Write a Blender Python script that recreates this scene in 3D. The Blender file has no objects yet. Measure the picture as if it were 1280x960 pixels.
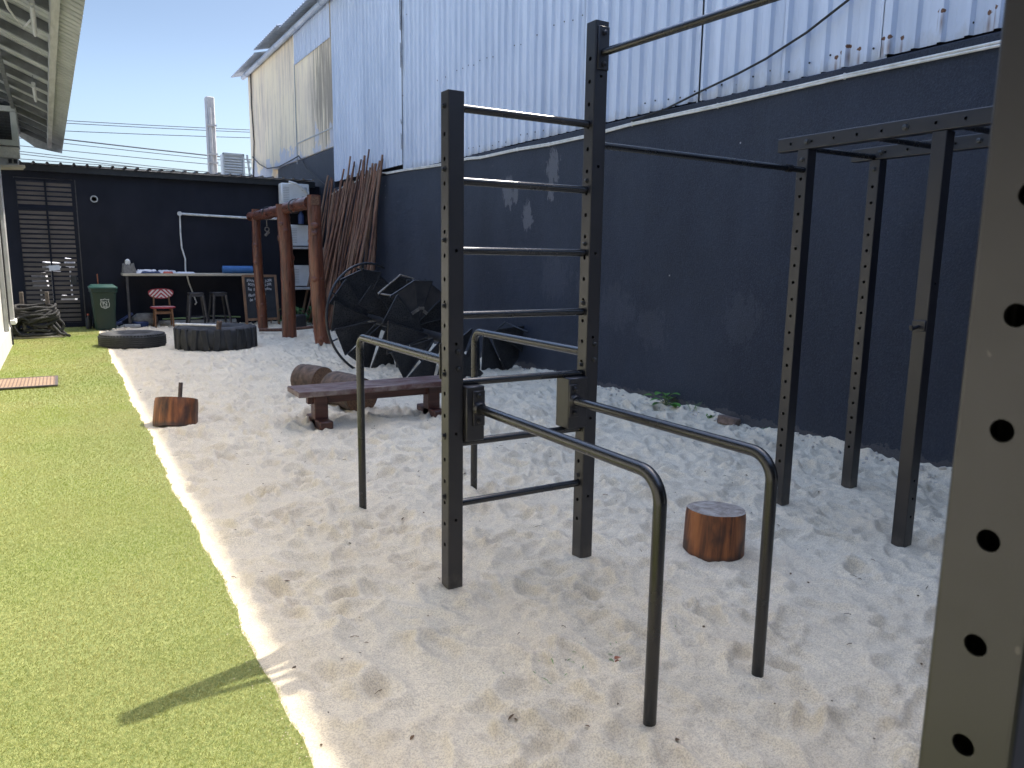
import bpy, bmesh, math, random
import numpy as np
from mathutils import Vector, Matrix, Euler
random.seed(7); rng = np.random.default_rng(7)
R = math.radians; PI = math.pi
sc = bpy.context.scene; C = sc.collection

# ------------------------------------------------------------------ helpers
class MB:
    def __init__(s): s.v = []; s.f = []; s.m = []; s.mi = 0
    def add(s, vs, fs):
        o = len(s.v); s.v += [tuple(p) for p in vs]
        for f in fs: s.f.append(tuple(i+o for i in f)); s.m.append(s.mi)
    def box(s, c, d, rot=None, bev=0.0):
        x, y, z = d[0]/2, d[1]/2, d[2]/2
        if bev <= 0:
            vs = [(-x,-y,-z),(x,-y,-z),(x,y,-z),(-x,y,-z),(-x,-y,z),(x,-y,z),(x,y,z),(-x,y,z)]
            fs = [(0,3,2,1),(4,5,6,7),(0,1,5,4),(1,2,6,5),(2,3,7,6),(3,0,4,7)]
        else:
            b = min(bev, x*.49, y*.49, z*.49); vs = []; fs = []
            idx = {}
            for sx in (-1,1):
                for sy in (-1,1):
                    for sz in (-1,1):
                        for a in range(3):
                            p = [sx*(x-b), sy*(y-b), sz*(z-b)]
                            p[a] = (sx*x, sy*y, sz*z)[a]
                            idx[(sx,sy,sz,a)] = len(vs); vs.append(tuple(p))
            for a in range(3):
                o1, o2 = [k for k in range(3) if k != a]
                for sg in (-1,1):
                    q = []
                    for (u, w) in ((-1,-1),(1,-1),(1,1),(-1,1)):
                        t = [0,0,0]; t[a] = sg; t[o1] = u; t[o2] = w; q.append(idx[(t[0],t[1],t[2],a)])
                    fs.append(tuple(q))
                for u in (-1,1):
                    for w in (-1,1):
                        t1 = [0,0,0]; t2 = [0,0,0]
                        t1[a] = -1; t2[a] = 1
                        t1[o1] = t2[o1] = u; t1[o2] = t2[o2] = w
                        fs.append((idx[(*t1,o1)], idx[(*t1,o2)], idx[(*t2,o2)], idx[(*t2,o1)]))
            for sx in (-1,1):
                for sy in (-1,1):
                    for sz in (-1,1):
                        fs.append(tuple(idx[(sx,sy,sz,a)] for a in range(3)))
        M = rot if rot is not None else Matrix.Identity(3)
        if isinstance(M, Euler): M = M.to_matrix()
        c = Vector(c)
        s.add([M @ Vector(p) + c for p in vs], fs)
    def tube(s, pts, r, n=10, cap=True):
        pts = [Vector(p) for p in pts]; k = len(pts)
        rs = r if isinstance(r, (list, tuple)) else [r]*k
        d0 = (pts[1]-pts[0]).normalized()
        up = Vector((0,0,1)) if abs(d0.z) < .9 else Vector((1,0,0))
        a = d0.cross(up).normalized(); vs = []; fs = []
        for i, p in enumerate(pts):
            if i == 0: d = pts[1]-pts[0]
            elif i == k-1: d = pts[-1]-pts[-2]
            else: d = (pts[i+1]-p).normalized()+(p-pts[i-1]).normalized()
            d.normalize(); a = (a - d*a.dot(d)).normalized(); b = d.cross(a)
            for j in range(n):
                t = 2*PI*j/n; vs.append(p + (a*math.cos(t)+b*math.sin(t))*rs[i])
        for i in range(k-1):
            for j in range(n):
                j2 = (j+1) % n; fs.append((i*n+j, i*n+j2, (i+1)*n+j2, (i+1)*n+j))
        if cap: fs += [tuple(range(n-1,-1,-1)), tuple((k-1)*n+j for j in range(n))]
        s.add(vs, fs)
    def lathe(s, prof, c=(0,0,0), n=24, M=None, closed=False):
        vs = []; fs = []; k = len(prof); M = M or Matrix.Identity(3); c = Vector(c)
        for (r, z) in prof:
            for j in range(n):
                t = 2*PI*j/n; vs.append(M @ Vector((r*math.cos(t), r*math.sin(t), z)) + c)
        rr = range(k) if closed else range(k-1)
        for i in rr:
            i2 = (i+1) % k
            for j in range(n):
                j2 = (j+1) % n; fs.append((i*n+j, i*n+j2, i2*n+j2, i2*n+j))
        if not closed:
            if prof[0][0] > 1e-6: fs.append(tuple(range(n-1,-1,-1)))
            if prof[-1][0] > 1e-6: fs.append(tuple((k-1)*n+j for j in range(n)))
        s.add(vs, fs)
    def prism(s, poly, fn0, fn1):
        n = len(poly)
        vs = [fn0(*p) for p in poly]+[fn1(*p) for p in poly]
        fs = [tuple(range(n-1,-1,-1)), tuple(range(n,2*n))]+[(i,(i+1)%n,(i+1)%n+n,i+n) for i in range(n)]
        s.add(vs, fs)
    def extrude_profile(s, pts2, t, fn):          # open profile of (u,w) given thickness along fn; fn(u,w,k) k=0/1
        n = len(pts2)
        vs = [fn(u,w,0) for u,w in pts2]+[fn(u,w,1) for u,w in pts2]
        s.add(vs, [(i,i+1,i+1+n,i+n) for i in range(n-1)])
    def build(s, name, mat, parent=None, smooth=True, world=True, ang=38, recalc=True):
        me = bpy.data.meshes.new(name)
        vs = s.v
        if parent is not None and world:
            L = parent_loc(parent); vs = [(p[0]-L[0], p[1]-L[1], p[2]-L[2]) for p in vs]
        me.from_pydata(vs, [], s.f); 
        mats = mat if isinstance(mat, (list, tuple)) else [mat]
        for m in mats: me.materials.append(m)
        if len(mats) > 1: me.polygons.foreach_set('material_index', s.m)
        if recalc:
            bm = bmesh.new(); bm.from_mesh(me); bmesh.ops.recalc_face_normals(bm, faces=bm.faces); bm.to_mesh(me); bm.free()
        if smooth:
            me.polygons.foreach_set('use_smooth', [True]*len(me.polygons)); me.set_sharp_from_angle(angle=R(ang))
        me.update()
        o = bpy.data.objects.new(name, me); C.objects.link(o)
        if parent is not None: o.parent = parent
        return o
def parent_loc(p):
    L = Vector((0,0,0))
    while p is not None: L += p.location; p = p.parent
    return L
def tag(o, label=None, cat=None, group=None, kind=None):
    if label: o['label'] = label
    if cat: o['category'] = cat
    if group: o['group'] = group
    if kind: o['kind'] = kind
    return o
def thing(name, loc, label, cat, group=None, rz=0):
    o = bpy.data.objects.new(name, None); C.objects.link(o); o.location = loc; o.rotation_euler = (0,0,rz)
    o.empty_display_size = .1
    return tag(o, label, cat, group)
def copy_tree(o, parent=None):
    c = o.copy(); C.objects.link(c); c.parent = parent
    for ch in list(o.children): copy_tree(ch, c)
    return c
def arc_path(p0, corner, p1, r, n=8):
    p0, q, p1 = Vector(p0), Vector(corner), Vector(p1)
    a = (p0-q).normalized(); b = (p1-q).normalized(); out = [p0]
    ce = q + (a+b)*r
    for i in range(n+1):
        t = PI/2*i/n; out.append(ce - b*r*math.cos(t) - a*r*math.sin(t))
    out.append(p1); return out

# ------------------------------------------------------------------ materials
def newmat(name):
    m = bpy.data.materials.new(name); m.use_nodes = True; nt = m.node_tree
    b = nt.nodes['Principled BSDF']; return m, nt, b
class NT:
    def __init__(s, nt): s.nt = nt; s.tc = nt.nodes.new('ShaderNodeTexCoord'); s.geo = None
    def n(s, t, **kw):
        x = s.nt.nodes.new(t)
        for k, v in kw.items(): setattr(x, k, v)
        return x
    def l(s, a, b): s.nt.links.new(a, b)
    def pos(s, world=False):
        if world:
            if not s.geo: s.geo = s.n('ShaderNodeNewGeometry')
            return s.geo.outputs['Position']
        return s.tc.outputs['Object']
    def mapping(s, scale=(1,1,1), loc=(0,0,0), world=False):
        m = s.n('ShaderNodeMapping'); m.inputs['Scale'].default_value = scale; m.inputs['Location'].default_value = loc
        s.l(s.pos(world), m.inputs['Vector']); return m.outputs[0]
    def noise(s, scale, detail=4, rough=.6, vec=None, dist=0):
        x = s.n('ShaderNodeTexNoise'); x.inputs['Scale'].default_value = scale; x.inputs['Detail'].default_value = detail
        x.inputs['Roughness'].default_value = rough; x.inputs['Distortion'].default_value = dist
        s.l(vec if vec is not None else s.pos(), x.inputs['Vector']); return x.outputs['Fac']
    def ramp(s, fac, stops):
        x = s.n('ShaderNodeValToRGB'); e = x.color_ramp.elements
        while len(e) < len(stops): e.new(.5)
        for k, (p, c) in enumerate(stops):
            e[k].position = p; e[k].color = (*c, 1) if not isinstance(c, (int, float)) else (c, c, c, 1)
        s.l(fac, x.inputs[0]); return x.outputs[0]
    def mix(s, f, a, b):
        x = s.n('ShaderNodeMix', data_type='RGBA')
        for i, v in ((0, f), (6, a), (7, b)):
            if isinstance(v, (int, float)): x.inputs[i].default_value = v
            elif isinstance(v, tuple): x.inputs[i].default_value = (*v, 1)
            else: s.l(v, x.inputs[i])
        return x.outputs[2]
    def math(s, op, a, b=None, c=None, clamp=False):
        x = s.n('ShaderNodeMath', operation=op, use_clamp=clamp)
        for i, v in enumerate((a, b, c)):
            if v is None: continue
            if isinstance(v, (int, float)): x.inputs[i].default_value = v
            else: s.l(v, x.inputs[i])
        return x.outputs[0]
    def bump(s, h, strength, dist, b, prev=None):
        x = s.n('ShaderNodeBump'); x.inputs['Strength'].default_value = strength; x.inputs['Distance'].default_value = dist
        s.l(h, x.inputs['Height'])
        if prev is not None: s.l(prev, x.inputs['Normal'])
        if b is not None: s.l(x.outputs[0], b.inputs['Normal'])
        return x.outputs[0]
    def blob(s, c, rad, world=True):               # 1 inside an ellipsoid, falling to 0 at its rim
        sep = s.n('ShaderNodeVectorMath', operation='SUBTRACT'); s.l(s.pos(world), sep.inputs[0]); sep.inputs[1].default_value = c
        d = s.n('ShaderNodeVectorMath', operation='DIVIDE'); s.l(sep.outputs[0], d.inputs[0]); d.inputs[1].default_value = rad
        L = s.n('ShaderNodeVectorMath', operation='LENGTH'); s.l(d.outputs[0], L.inputs[0])
        return s.math('SUBTRACT', 1.0, L.outputs['Value'], clamp=True)

def simple(name, c1, c2=None, rough=.6, metal=0, scale=8, stretch=(1,1,1), bump=0, bscale=None, bdist=.004, spec=.5, detail=5, lo=.35, hi=.65, rvar=.1):
    m, nt, b = newmat(name); t = NT(nt)
    c2 = c2 or tuple(x*.75 for x in c1)
    vec = t.mapping(stretch)
    f = t.noise(scale, detail, .6, vec)
    t.l(t.ramp(f, [(lo, c2), (hi, c1)]), b.inputs['Base Color'])
    b.inputs['Metallic'].default_value = metal; b.inputs['Specular IOR Level'].default_value = spec
    r = t.noise(scale*1.7, 3, .5, vec)
    t.l(t.ramp(r, [(.3, max(rough-rvar,.02)), (.7, min(rough+rvar,1))]), b.inputs['Roughness'])
    if bump: t.bump(t.noise(bscale or scale*3, 4, .6, vec), bump, bdist, b)
    return m

M = {}
# powder coated steel
def m_steel():
    m, nt, b = newmat('black_powder_coat'); t = NT(nt)
    f = t.noise(3, 5, .6)
    base = t.ramp(f, [(.35, (.008,.0075,.010)), (.7, (.013,.012,.015))])
    sep = t.n('ShaderNodeSeparateXYZ'); t.l(t.pos(True), sep.inputs[0])
    du = t.ramp(t.math('ADD', sep.outputs['Z'], t.math('MULTIPLY', t.noise(18, 6, .75, t.mapping((1,1,.5), world=True)), .28)), [(.06, .30), (.22, 0.0)])
    base = t.mix(du, base, (.30,.26,.20))
    scr = t.ramp(t.noise(60, 3, .6, t.mapping((1,1,.05), world=True)), [(.72, 0.0), (.80, .20)])
    base = t.mix(scr, base, (.06,.06,.06))
    chip = t.ramp(t.noise(34, 2, .5, t.mapping(world=True)), [(.76, 0.0), (.78, .5)])
    t.l(t.mix(chip, base, (.12,.11,.10)), b.inputs['Base Color'])
    f2 = t.noise(14, 6, .65)
    t.l(t.ramp(f2, [(.3, .36), (.7, .46)]), b.inputs['Roughness'])
    b.inputs['Specular IOR Level'].default_value = .75
    t.bump(t.noise(420, 2, .5), .12, .001, b)
    return m
M['steel'] = m_steel()
def m_tube():
    m, nt, b = newmat('satin_black_tube'); t = NT(nt)
    b.inputs['Base Color'].default_value = (.010,.010,.011,1)
    t.l(t.ramp(t.noise(9, 4, .6), [(.3, .20), (.72, .30)]), b.inputs['Roughness'])
    b.inputs['Specular IOR Level'].default_value = .7
    return m
M['tube'] = m_tube()
M['bolt'] = simple('dull_bolt', (.09,.09,.09), (.04,.04,.04), .4, .5, 60)
M['wood_red'] = simple('red_brown_timber', (.20,.066,.032), (.066,.023,.014), .36, 0, 3.0, (6,6,.6), .45, 9, .006, rvar=.14)
M['wood_red_h'] = simple('red_brown_timber_beam', (.165,.055,.030), (.060,.022,.014), .35, 0, 3.0, (6,.7,6), .35, 9, .006, rvar=.14)
M['endgrain'] = simple('cut_end_grain', (.20,.10,.055), (.08,.04,.022), .8, 0, 40, (1,1,1), .3, 60)
def m_polewood():
    m, nt, b = newmat('dry_bark_pole'); t = NT(nt)
    f = t.noise(9, 5, .6, t.mapping((3,3,.6))); oi = t.n('ShaderNodeObjectInfo')
    base = t.ramp(f, [(.35, (.095,.048,.034)), (.65, (.27,.128,.076))])
    base = t.mix(t.ramp(oi.outputs['Random'], [(.45, 0.0), (1.0, .7)]), base, (.24,.165,.115))
    base = t.mix(t.ramp(oi.outputs['Random'], [(0.0, .6), (.35, 0.0)]), base, (.055,.030,.024))
    t.l(base, b.inputs['Base Color']); b.inputs['Roughness'].default_value = .75; t.bump(t.noise(30, 4), .4, .003, b); return m
M['pole_wood'] = m_polewood()
M['bench_wood'] = simple('dark_bench_timber', (.090,.034,.026), (.038,.014,.011), .42, 0, 4, (.6,7,7), .3, 22, .002)
def m_benchtop():
    m, nt, b = newmat('sheened_bench_top'); t = NT(nt)
    v = t.mapping((.8,8,8)); f = t.noise(3, 6, .65, v)
    base = t.ramp(f, [(.3, (.055,.022,.020)), (.7, (.105,.048,.042))])
    grey_sheen = t.ramp(t.noise(5, 6, .7, t.mapping((1,3,1))), [(.42, 0.0), (.66, .62)])  # greyish sheen of the top, painted into the colour in patches
    t.l(t.mix(grey_sheen, base, (.30,.26,.24)), b.inputs['Base Color'])
    b.inputs['Roughness'].default_value = .38
    t.bump(f, .25, .002, b); return m
M['bench_top'] = m_benchtop()
def m_log(name, dusttop=False):
    m, nt, b = newmat(name); t = NT(nt)
    v = t.mapping((1,1,.12)); f = t.noise(16, 6, .65, v, .4)
    base = t.ramp(f, [(.30, (.030,.012,.008)), (.44, (.150,.050,.017)), (.58, (.31,.105,.030)), (.78, (.38,.15,.045))])
    pat = t.ramp(t.noise(5.5, 3, .6, t.mapping((1,1,.5))), [(.46, 0.0), (.62, .85)])
    base = t.mix(pat, base, (.028,.016,.013))
    # scuffed dark foot
    sep = t.n('ShaderNodeSeparateXYZ'); t.l(t.pos(), sep.inputs[0])
    foot = t.math('MULTIPLY', t.ramp(t.math('ADD', sep.outputs['Z'], t.math('MULTIPLY', t.noise(14, 4), .06)), [(.045, 1.0), (.075, 0.0)]), .75)
    base = t.mix(foot, base, (.045,.035,.032))
    t.l(base, b.inputs['Base Color'])
    t.l(t.ramp(f, [(.3, .7), (.7, .42)]), b.inputs['Roughness'])
    t.bump(f, .5, .006, b); return m
M['log'] = m_log('burnt_orange_log')
def m_logtop():
    m, nt, b = newmat('sandy_log_top'); t = NT(nt)
    ring = t.n('ShaderNodeTexWave', wave_type='RINGS', rings_direction='Z'); ring.inputs['Scale'].default_value = 26; ring.inputs['Distortion'].default_value = 3
    t.l(t.pos(), ring.inputs[0])
    base = t.mix(ring.outputs['Fac'], (.10,.075,.062), (.19,.145,.115))
    f = t.noise(15, 7, .7)
    d = t.ramp(f, [(.40, 0.15), (.62, .75)])
    t.l(t.mix(d, base, (.50,.465,.41)), b.inputs['Base Color']); b.inputs['Roughness'].default_value = .85
    t.bump(f, .6, .006, b); return m
M['log_top'] = m_logtop()
M['bark'] = simple('grey_brown_bark', (.13,.085,.062), (.045,.032,.026), .85, 0, 14, (1,1,1), .7, 30, .01)
M['log_end'] = simple('fibrous_log_end', (.20,.115,.065), (.085,.05,.032), .9, 0, 55, (1,1,1), .6, 90, .006)
def m_charcoal():
    m, nt, b = newmat('charcoal_stucco'); t = NT(nt)
    f = t.noise(.9, 6, .65, t.mapping((1,1,.55), world=True))
    base = t.ramp(f, [(.32, (.017,.021,.033)), (.7, (.031,.038,.056))])
    fine = t.noise(55, 4, .7, t.mapping((1,1,1), world=True))
    base = t.mix(t.ramp(fine, [(.48, 0.0), (.75, .35)]), base, (.085,.10,.13))
    edge = t.noise(16, 5, .7, t.mapping((1,1,.45), world=True))
    total = None
    spots = [((5.65,9.67,2.56),(.3,.20,.34)),((5.65,9.45,2.5),(.3,.12,.2)),((5.65,9.11,2.18),(.3,.19,.30)),((5.65,8.50,2.78),(.3,.22,.36)),((5.65,8.55,2.45),(.3,.10,.16)),
             ((5.65,7.1,1.06),(.3,.55,.40)),((5.65,6.45,.86),(.3,.42,.34)),((5.65,5.15,1.05),(.3,.36,.36)),((5.65,8.4,1.35),(.3,.5,.42)),((5.65,7.7,1.3),(.3,.34,.3))]
    for i, (c, r) in enumerate(spots):
        k = t.blob(c, r)
        w = t.ramp(t.math('ADD', k, t.math('MULTIPLY', t.math('SUBTRACT', edge, .5), 2.2)), [(.34, 0.0), (.44, 1.0)])
        w = t.math('MULTIPLY', w, .42 if i < 5 else .07)
        w = t.math('MULTIPLY', w, t.ramp(k, [(.0, 0.0), (.06, 1.0)]))
        total = w if total is None else t.math('MAXIMUM', total, w)
    base = t.mix(total, base, (.22,.22,.235))
    dr = t.ramp(t.noise(7, 5, .65, t.mapping((1,1,.05), (0,4,0), world=True)), [(.60, 0.0), (.80, .18)])
    base = t.mix(dr, base, (.075,.085,.105))
    big = t.ramp(t.noise(.7, 5, .7, t.mapping((1,1,.8), (0,9,2), world=True)), [(.50, 0.0), (.68, .16)])
    base = t.mix(big, base, (.052,.058,.068))
    v = t.n('ShaderNodeTexVoronoi'); v.inputs['Scale'].default_value = 3.2; t.l(t.pos(True), v.inputs['Vector'])
    sp = t.math('MULTIPLY', t.ramp(v.outputs['Distance'], [(.020, 1.0), (.036, 0.0)]), t.ramp(t.noise(.8, 2, .5, t.mapping(world=True)), [(.5, 0.0), (.56, .8)]))
    base = t.mix(sp, base, (.6,.58,.55))
    # sandy splash along the foot
    sep = t.n('ShaderNodeSeparateXYZ'); t.l(t.pos(True), sep.inputs[0])
    hz = t.math('ADD', sep.outputs['Z'], t.math('MULTIPLY', t.noise(7, 5, .7, t.mapping(world=True)), -.24))
    base = t.mix(t.math('MULTIPLY', t.ramp(hz, [(-.10, 1.0), (-.04, 0.0)]), .15), base, (.30,.27,.23))
    t.l(base, b.inputs['Base Color']); b.inputs['Roughness'].default_value = .6; b.inputs['Specular IOR Level'].default_value = .3
    n1 = t.bump(t.noise(60, 4, .7, t.mapping(world=True)), 1.0, .010, None)
    t.bump(t.noise(5, 4, .6, t.mapping(world=True)), .35, .03, b, n1)
    return m
M['charcoal'] = m_charcoal()
M['black_paint'] = simple('black_painted_wall', (.013,.014,.022), (.008,.009,.015), .65, 0, 1.6, (1,1,.6), .3, 40, .004, spec=.25)
M['black_roof'] = simple('black_roof_sheet', (.022,.022,.024), (.012,.012,.014), .5, 0, 6)
def m_clad():
    m, nt, b = newmat('weathered_zinc_sheet'); t = NT(nt)
    f = t.noise(2.2, 6, .6, t.mapping((1,2.5,.25), world=True))
    base = t.ramp(f, [(.3, (.48,.54,.65)), (.7, (.66,.715,.82))])
    # sheets differ a little from one another
    sep = t.n('ShaderNodeSeparateXYZ'); t.l(t.pos(True), sep.inputs[0])
    sh = t.math('FLOOR', t.math('DIVIDE', sep.outputs['Y'], .98))
    wn = t.n('ShaderNodeTexWhiteNoise', noise_dimensions='1D'); t.l(sh, wn.inputs['W'])
    base = t.mix(t.math('MULTIPLY', wn.outputs['Value'], .22), base, (.46,.52,.62))
    # dirty lower edge
    low = t.ramp(t.math('ADD', sep.outputs['Z'], t.math('MULTIPLY', t.noise(9, 5, .7, t.mapping(world=True)), .5)), [(3.40-0, 1.0), (3.62, 0.0)])
    lowm = t.n('ShaderNodeMapRange'); t.l(t.math('ADD', sep.outputs['Z'], t.math('MULTIPLY', t.noise(9, 5, .7, t.mapping((1,1,.4), world=True)), .4)), lowm.inputs['Value'])
    lowm.inputs['From Min'].default_value = 3.36; lowm.inputs['From Max'].default_value = 3.52; lowm.inputs['To Min'].default_value = .55; lowm.inputs['To Max'].default_value = 0
    base = t.mix(lowm.outputs[0], base, (.34,.32,.29))
    edge = t.noise(38, 5, .7, t.mapping((1,1,.5), world=True))
    tot = None
    for (y, z) in ((4.29,3.33),(4.13,3.32),(4.22,3.36),(3.92,3.35),(3.84,3.34),(3.76,3.32),(3.48,3.44),(3.44,3.43),(3.12,3.34),(3.07,3.36),(4.34,3.30)):
        k = t.blob((5.67,y,z), (.2,.026,.026))
        w = t.ramp(t.math('ADD', k, t.math('MULTIPLY', t.math('SUBTRACT', edge, .5), 1.4)), [(.30, 0.0), (.42, 1.0)])
        w = t.math('MULTIPLY', w, t.ramp(k, [(0.0, 0.0), (.05, 1.0)]))
        k2 = t.blob((5.67,y,z-.08), (.2,.018,.10)); w = t.math('MAXIMUM', w, t.math('MULTIPLY', k2, .8))
        tot = w if tot is None else t.math('MAXIMUM', tot, w)
    base = t.mix(tot, base, (.13,.055,.026))
    t.l(base, b.inputs['Base Color']); b.inputs['Metallic'].default_value = .15
    t.l(t.ramp(t.noise(3, 4, .6, t.mapping((1,2,.4), world=True)), [(.3, .38), (.7, .55)]), b.inputs['Roughness'])
    t.bump(t.noise(1.6, 3, .5, t.mapping((1,1.5,.6), world=True)), .25, .03, b)
    return m
M['clad'] = m_clad()
def m_yellow():
    m, nt, b = newmat('stained_cream_render'); t = NT(nt)
    f = t.noise(1.5, 7, .68, t.mapping((1,1.5,.16), world=True), 1.2)
    f = t.math('ADD', t.math('MULTIPLY', f, .55), t.math('MULTIPLY', t.noise(.8, 6, .65, t.mapping((1,1,.6),(2,0,0), world=True)), .45))
    base = t.ramp(f, [(.36, (.56,.475,.37)), (.46, (.72,.61,.46)), (.54, (.84,.715,.50)), (.66, (.86,.75,.55))])
    st = t.noise(3.4, 7, .72, t.mapping((1,2.0,.13), (0,3,0), world=True))
    sep = t.n('ShaderNodeSeparateXYZ'); t.l(t.pos(True), sep.inputs[0])
    near = t.ramp(sep.outputs['Y'], [(0,0.0),(1,1.0)])
    k = t.blob((5.65,18.2,5.4), (1,1.5,2.4))
    w = t.ramp(t.math('ADD', st, t.math('MULTIPLY', k, .30)), [(.54, 0.0), (.72, .82)])
    base = t.mix(w, base, (.19,.165,.135))
    pl = t.ramp(t.math('ADD', t.noise(1.3, 4, .6, t.mapping(world=True)), t.math('MULTIPLY', t.math('SUBTRACT', 4.75, sep.outputs['Z']), .32)), [(.60, 0.0), (.63, .8)])
    base = t.mix(pl, base, (.45,.48,.56))
    t.l(base, b.inputs['Base Color']); b.inputs['Roughness'].default_value = .85
    t.bump(t.noise(14, 5, .7, t.mapping(world=True)), .3, .02, b)
    return m
M['yellow'] = m_yellow()
M['eave_sheet'] = simple('blue_grey_eave_sheet', (.40,.46,.56), (.29,.34,.42), .5, .1, 3, (2,.4,1))
M['white_wall'] = simple('white_masonry_paint', (.72,.71,.68), (.60,.59,.56), .7, 0, 2.5, (1,1,.5), .2, 40, .003)
M['grey_trim'] = simple('pale_grey_trim', (.42,.42,.41), (.33,.33,.32), .6, 0, 5)
M['roof_under'] = simple('pale_green_grey_roof_sheet', (.56,.58,.55), (.42,.44,.42), .5, 0, 3, (1,1,1))
M['roof_steel'] = simple('grey_roof_steel', (.20,.21,.21), (.13,.135,.135), .5, .2, 6)
M['beam_white'] = simple('off_white_fascia', (.60,.60,.56), (.44,.44,.41), .6, 0, 4, (4,.5,4))
M['white_plastic'] = simple('white_appliance_paint', (.72,.72,.70), (.60,.60,.58), .45, 0, 3)
M['dark_plastic'] = simple('dark_grey_plastic', (.035,.035,.038), (.02,.02,.022), .5, 0, 20)
M['cable_white'] = simple('white_cable', (.74,.73,.70), (.55,.54,.5), .5, 0, 12)
M['cable_black'] = simple('black_cable', (.02,.02,.022), (.012,.012,.012), .6, 0, 12)
M['wire_blue'] = simple('overhead_wire', (.035,.04,.055), (.02,.025,.035), .6, 0, 3)
M['concrete'] = simple('weathered_concrete', (.46,.45,.43), (.33,.32,.31), .85, 0, 6, (1,1,.5), .3, 30)
M['slat'] = simple('grey_brown_slat', (.13,.105,.085), (.085,.07,.058), .7, 0, 5, (.6,4,4), .2, 20, .002)
M['counter'] = simple('pale_counter_board', (.52,.46,.36), (.42,.37,.29), .6, 0, 4, (.5,3,3))
M['green_bin'] = simple('dark_green_plastic', (.007,.030,.023), (.006,.024,.018), .42, 0, 3)
M['green_lid'] = simple('faded_green_lid', (.022,.072,.062), (.016,.055,.046), .45, 0, 3)
M['emblem'] = simple('white_printed_emblem', (.62,.64,.62), (.5,.52,.5), .6, 0, 30)
M['chair_wood'] = simple('warm_teak', (.24,.115,.055), (.15,.07,.032), .5, 0, 6, (3,3,.6))
def m_weave():
    m, nt, b = newmat('red_white_chevron_weave'); t = NT(nt)
    sep = t.n('ShaderNodeSeparateXYZ'); t.l(t.pos(), sep.inputs[0])
    ax = t.math('ABSOLUTE', sep.outputs['X'])
    s = t.math('ADD', t.math('ADD', sep.outputs['Z'], sep.outputs['Y']), ax)
    fr = t.math('FRACT', t.math('MULTIPLY', s, 11))
    w = t.math('GREATER_THAN', fr, .5)
    t.l(t.mix(w, (.42,.045,.055), (.70,.66,.62)), b.inputs['Base Color']); b.inputs['Roughness'].default_value = .6
    return m
M['weave'] = m_weave()
M['weave_red'] = simple('red_weave_edge', (.40,.05,.06), (.3,.035,.045), .6, 0, 30)
M['stool'] = simple('gunmetal_stool', (.085,.080,.082), (.05,.048,.05), .45, .4, 8)
M['chalk_frame'] = simple('chalkboard_frame_wood', (.27,.155,.085), (.18,.10,.055), .6, 0, 6, (2,2,.6))
M['chalkboard'] = simple('chalkboard_slate', (.030,.034,.040), (.020,.023,.028), .75, 0, 4)
M['chalk'] = simple('chalk_writing', (.62,.62,.62), (.45,.45,.45), .9, 0, 50)
M['blue_mat'] = simple('blue_foam_mat', (.055,.17,.40), (.04,.13,.32), .7, 0, 10)
M['rubber'] = simple('black_tyre_rubber', (.030,.031,.033), (.014,.015,.016), .72, 0, 5, (1,1,1), .3, 40, .004)
M['rubber_dust'] = simple('dusty_tyre_rubber', (.072,.072,.072), (.026,.027,.028), .8, 0, 6, (1,1,1), .3, 40, .004)
M['rope'] = simple('black_braided_rope', (.040,.040,.040), (.014,.014,.014), .8, 0, 60, (1,1,1), .8, 80, .006)
M['doormat'] = None
M['brick'] = simple('broken_brick', (.22,.155,.12), (.10,.07,.055), .9, 0, 18, (1,1,1), .7, 40, .01)
M['leaf'] = simple('green_weed_leaf', (.11,.27,.045), (.06,.17,.03), .5, 0, 14)
M['fern'] = simple('dark_fern_leaf', (.05,.13,.03), (.022,.07,.016), .5, 0, 10)
M['stem'] = simple('weed_stem', (.10,.15,.05), (.07,.10,.03), .7, 0, 10)
def m_mesh():
    m, nt, b = newmat('rusty_expanded_metal_mesh'); t = NT(nt)
    br = t.n('ShaderNodeTexVoronoi', feature='DISTANCE_TO_EDGE'); br.inputs['Scale'].default_value = 34; t.l(t.pos(), br.inputs['Vector'])
    hole = t.ramp(br.outputs['Distance'], [(.10, 1.0), (.2, 0.0)])
    f = t.noise(4, 6, .65)
    col = t.ramp(f, [(.35, (.016,.017,.020)), (.6, (.040,.038,.038)), (.8, (.085,.062,.048))])
    t.l(t.mix(hole, (.006,.006,.007), col), b.inputs['Base Color']); b.inputs['Roughness'].default_value = .6
    t.bump(hole, .5, .004, b); return m
M['mesh'] = m_mesh()
M['mesh_lit'] = simple('lit_brown_mesh', (.060,.052,.048), (.022,.021,.022), .6, 0, 5, (1,1,1), .5, 60, .003)  # brown copy of the mesh with a lit tone in its colour
M['stair_frame'] = simple('dark_weathered_steel', (.040,.042,.046), (.022,.022,.024), .4, .3, 9)
M['nosing'] = simple('pale_worn_nosing', (.30,.27,.23), (.12,.10,.085), .5, .3, 14)
M['red_paper'] = simple('red_print_paper', (.5,.12,.08), (.4,.09,.06), .8, 0, 20)
M['blue_cloth'] = simple('dark_blue_plastic', (.03,.05,.13), (.02,.035,.09), .5, 0, 10)
M['grey_cloth'] = simple('grey_crumpled_cloth', (.20,.19,.17), (.11,.105,.10), .85, 0, 10, (1,1,1), .5, 20, .02)
M['paper'] = simple('white_paper', (.70,.71,.74), (.6,.61,.64), .8, 0, 20)
M['orange_stick'] = simple('orange_broom_handle', (.36,.12,.05), (.28,.09,.04), .5, 0, 10)
M['hose'] = simple('green_yellow_hose', (.36,.46,.20), (.26,.36,.14), .5, 0, 10)
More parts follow.
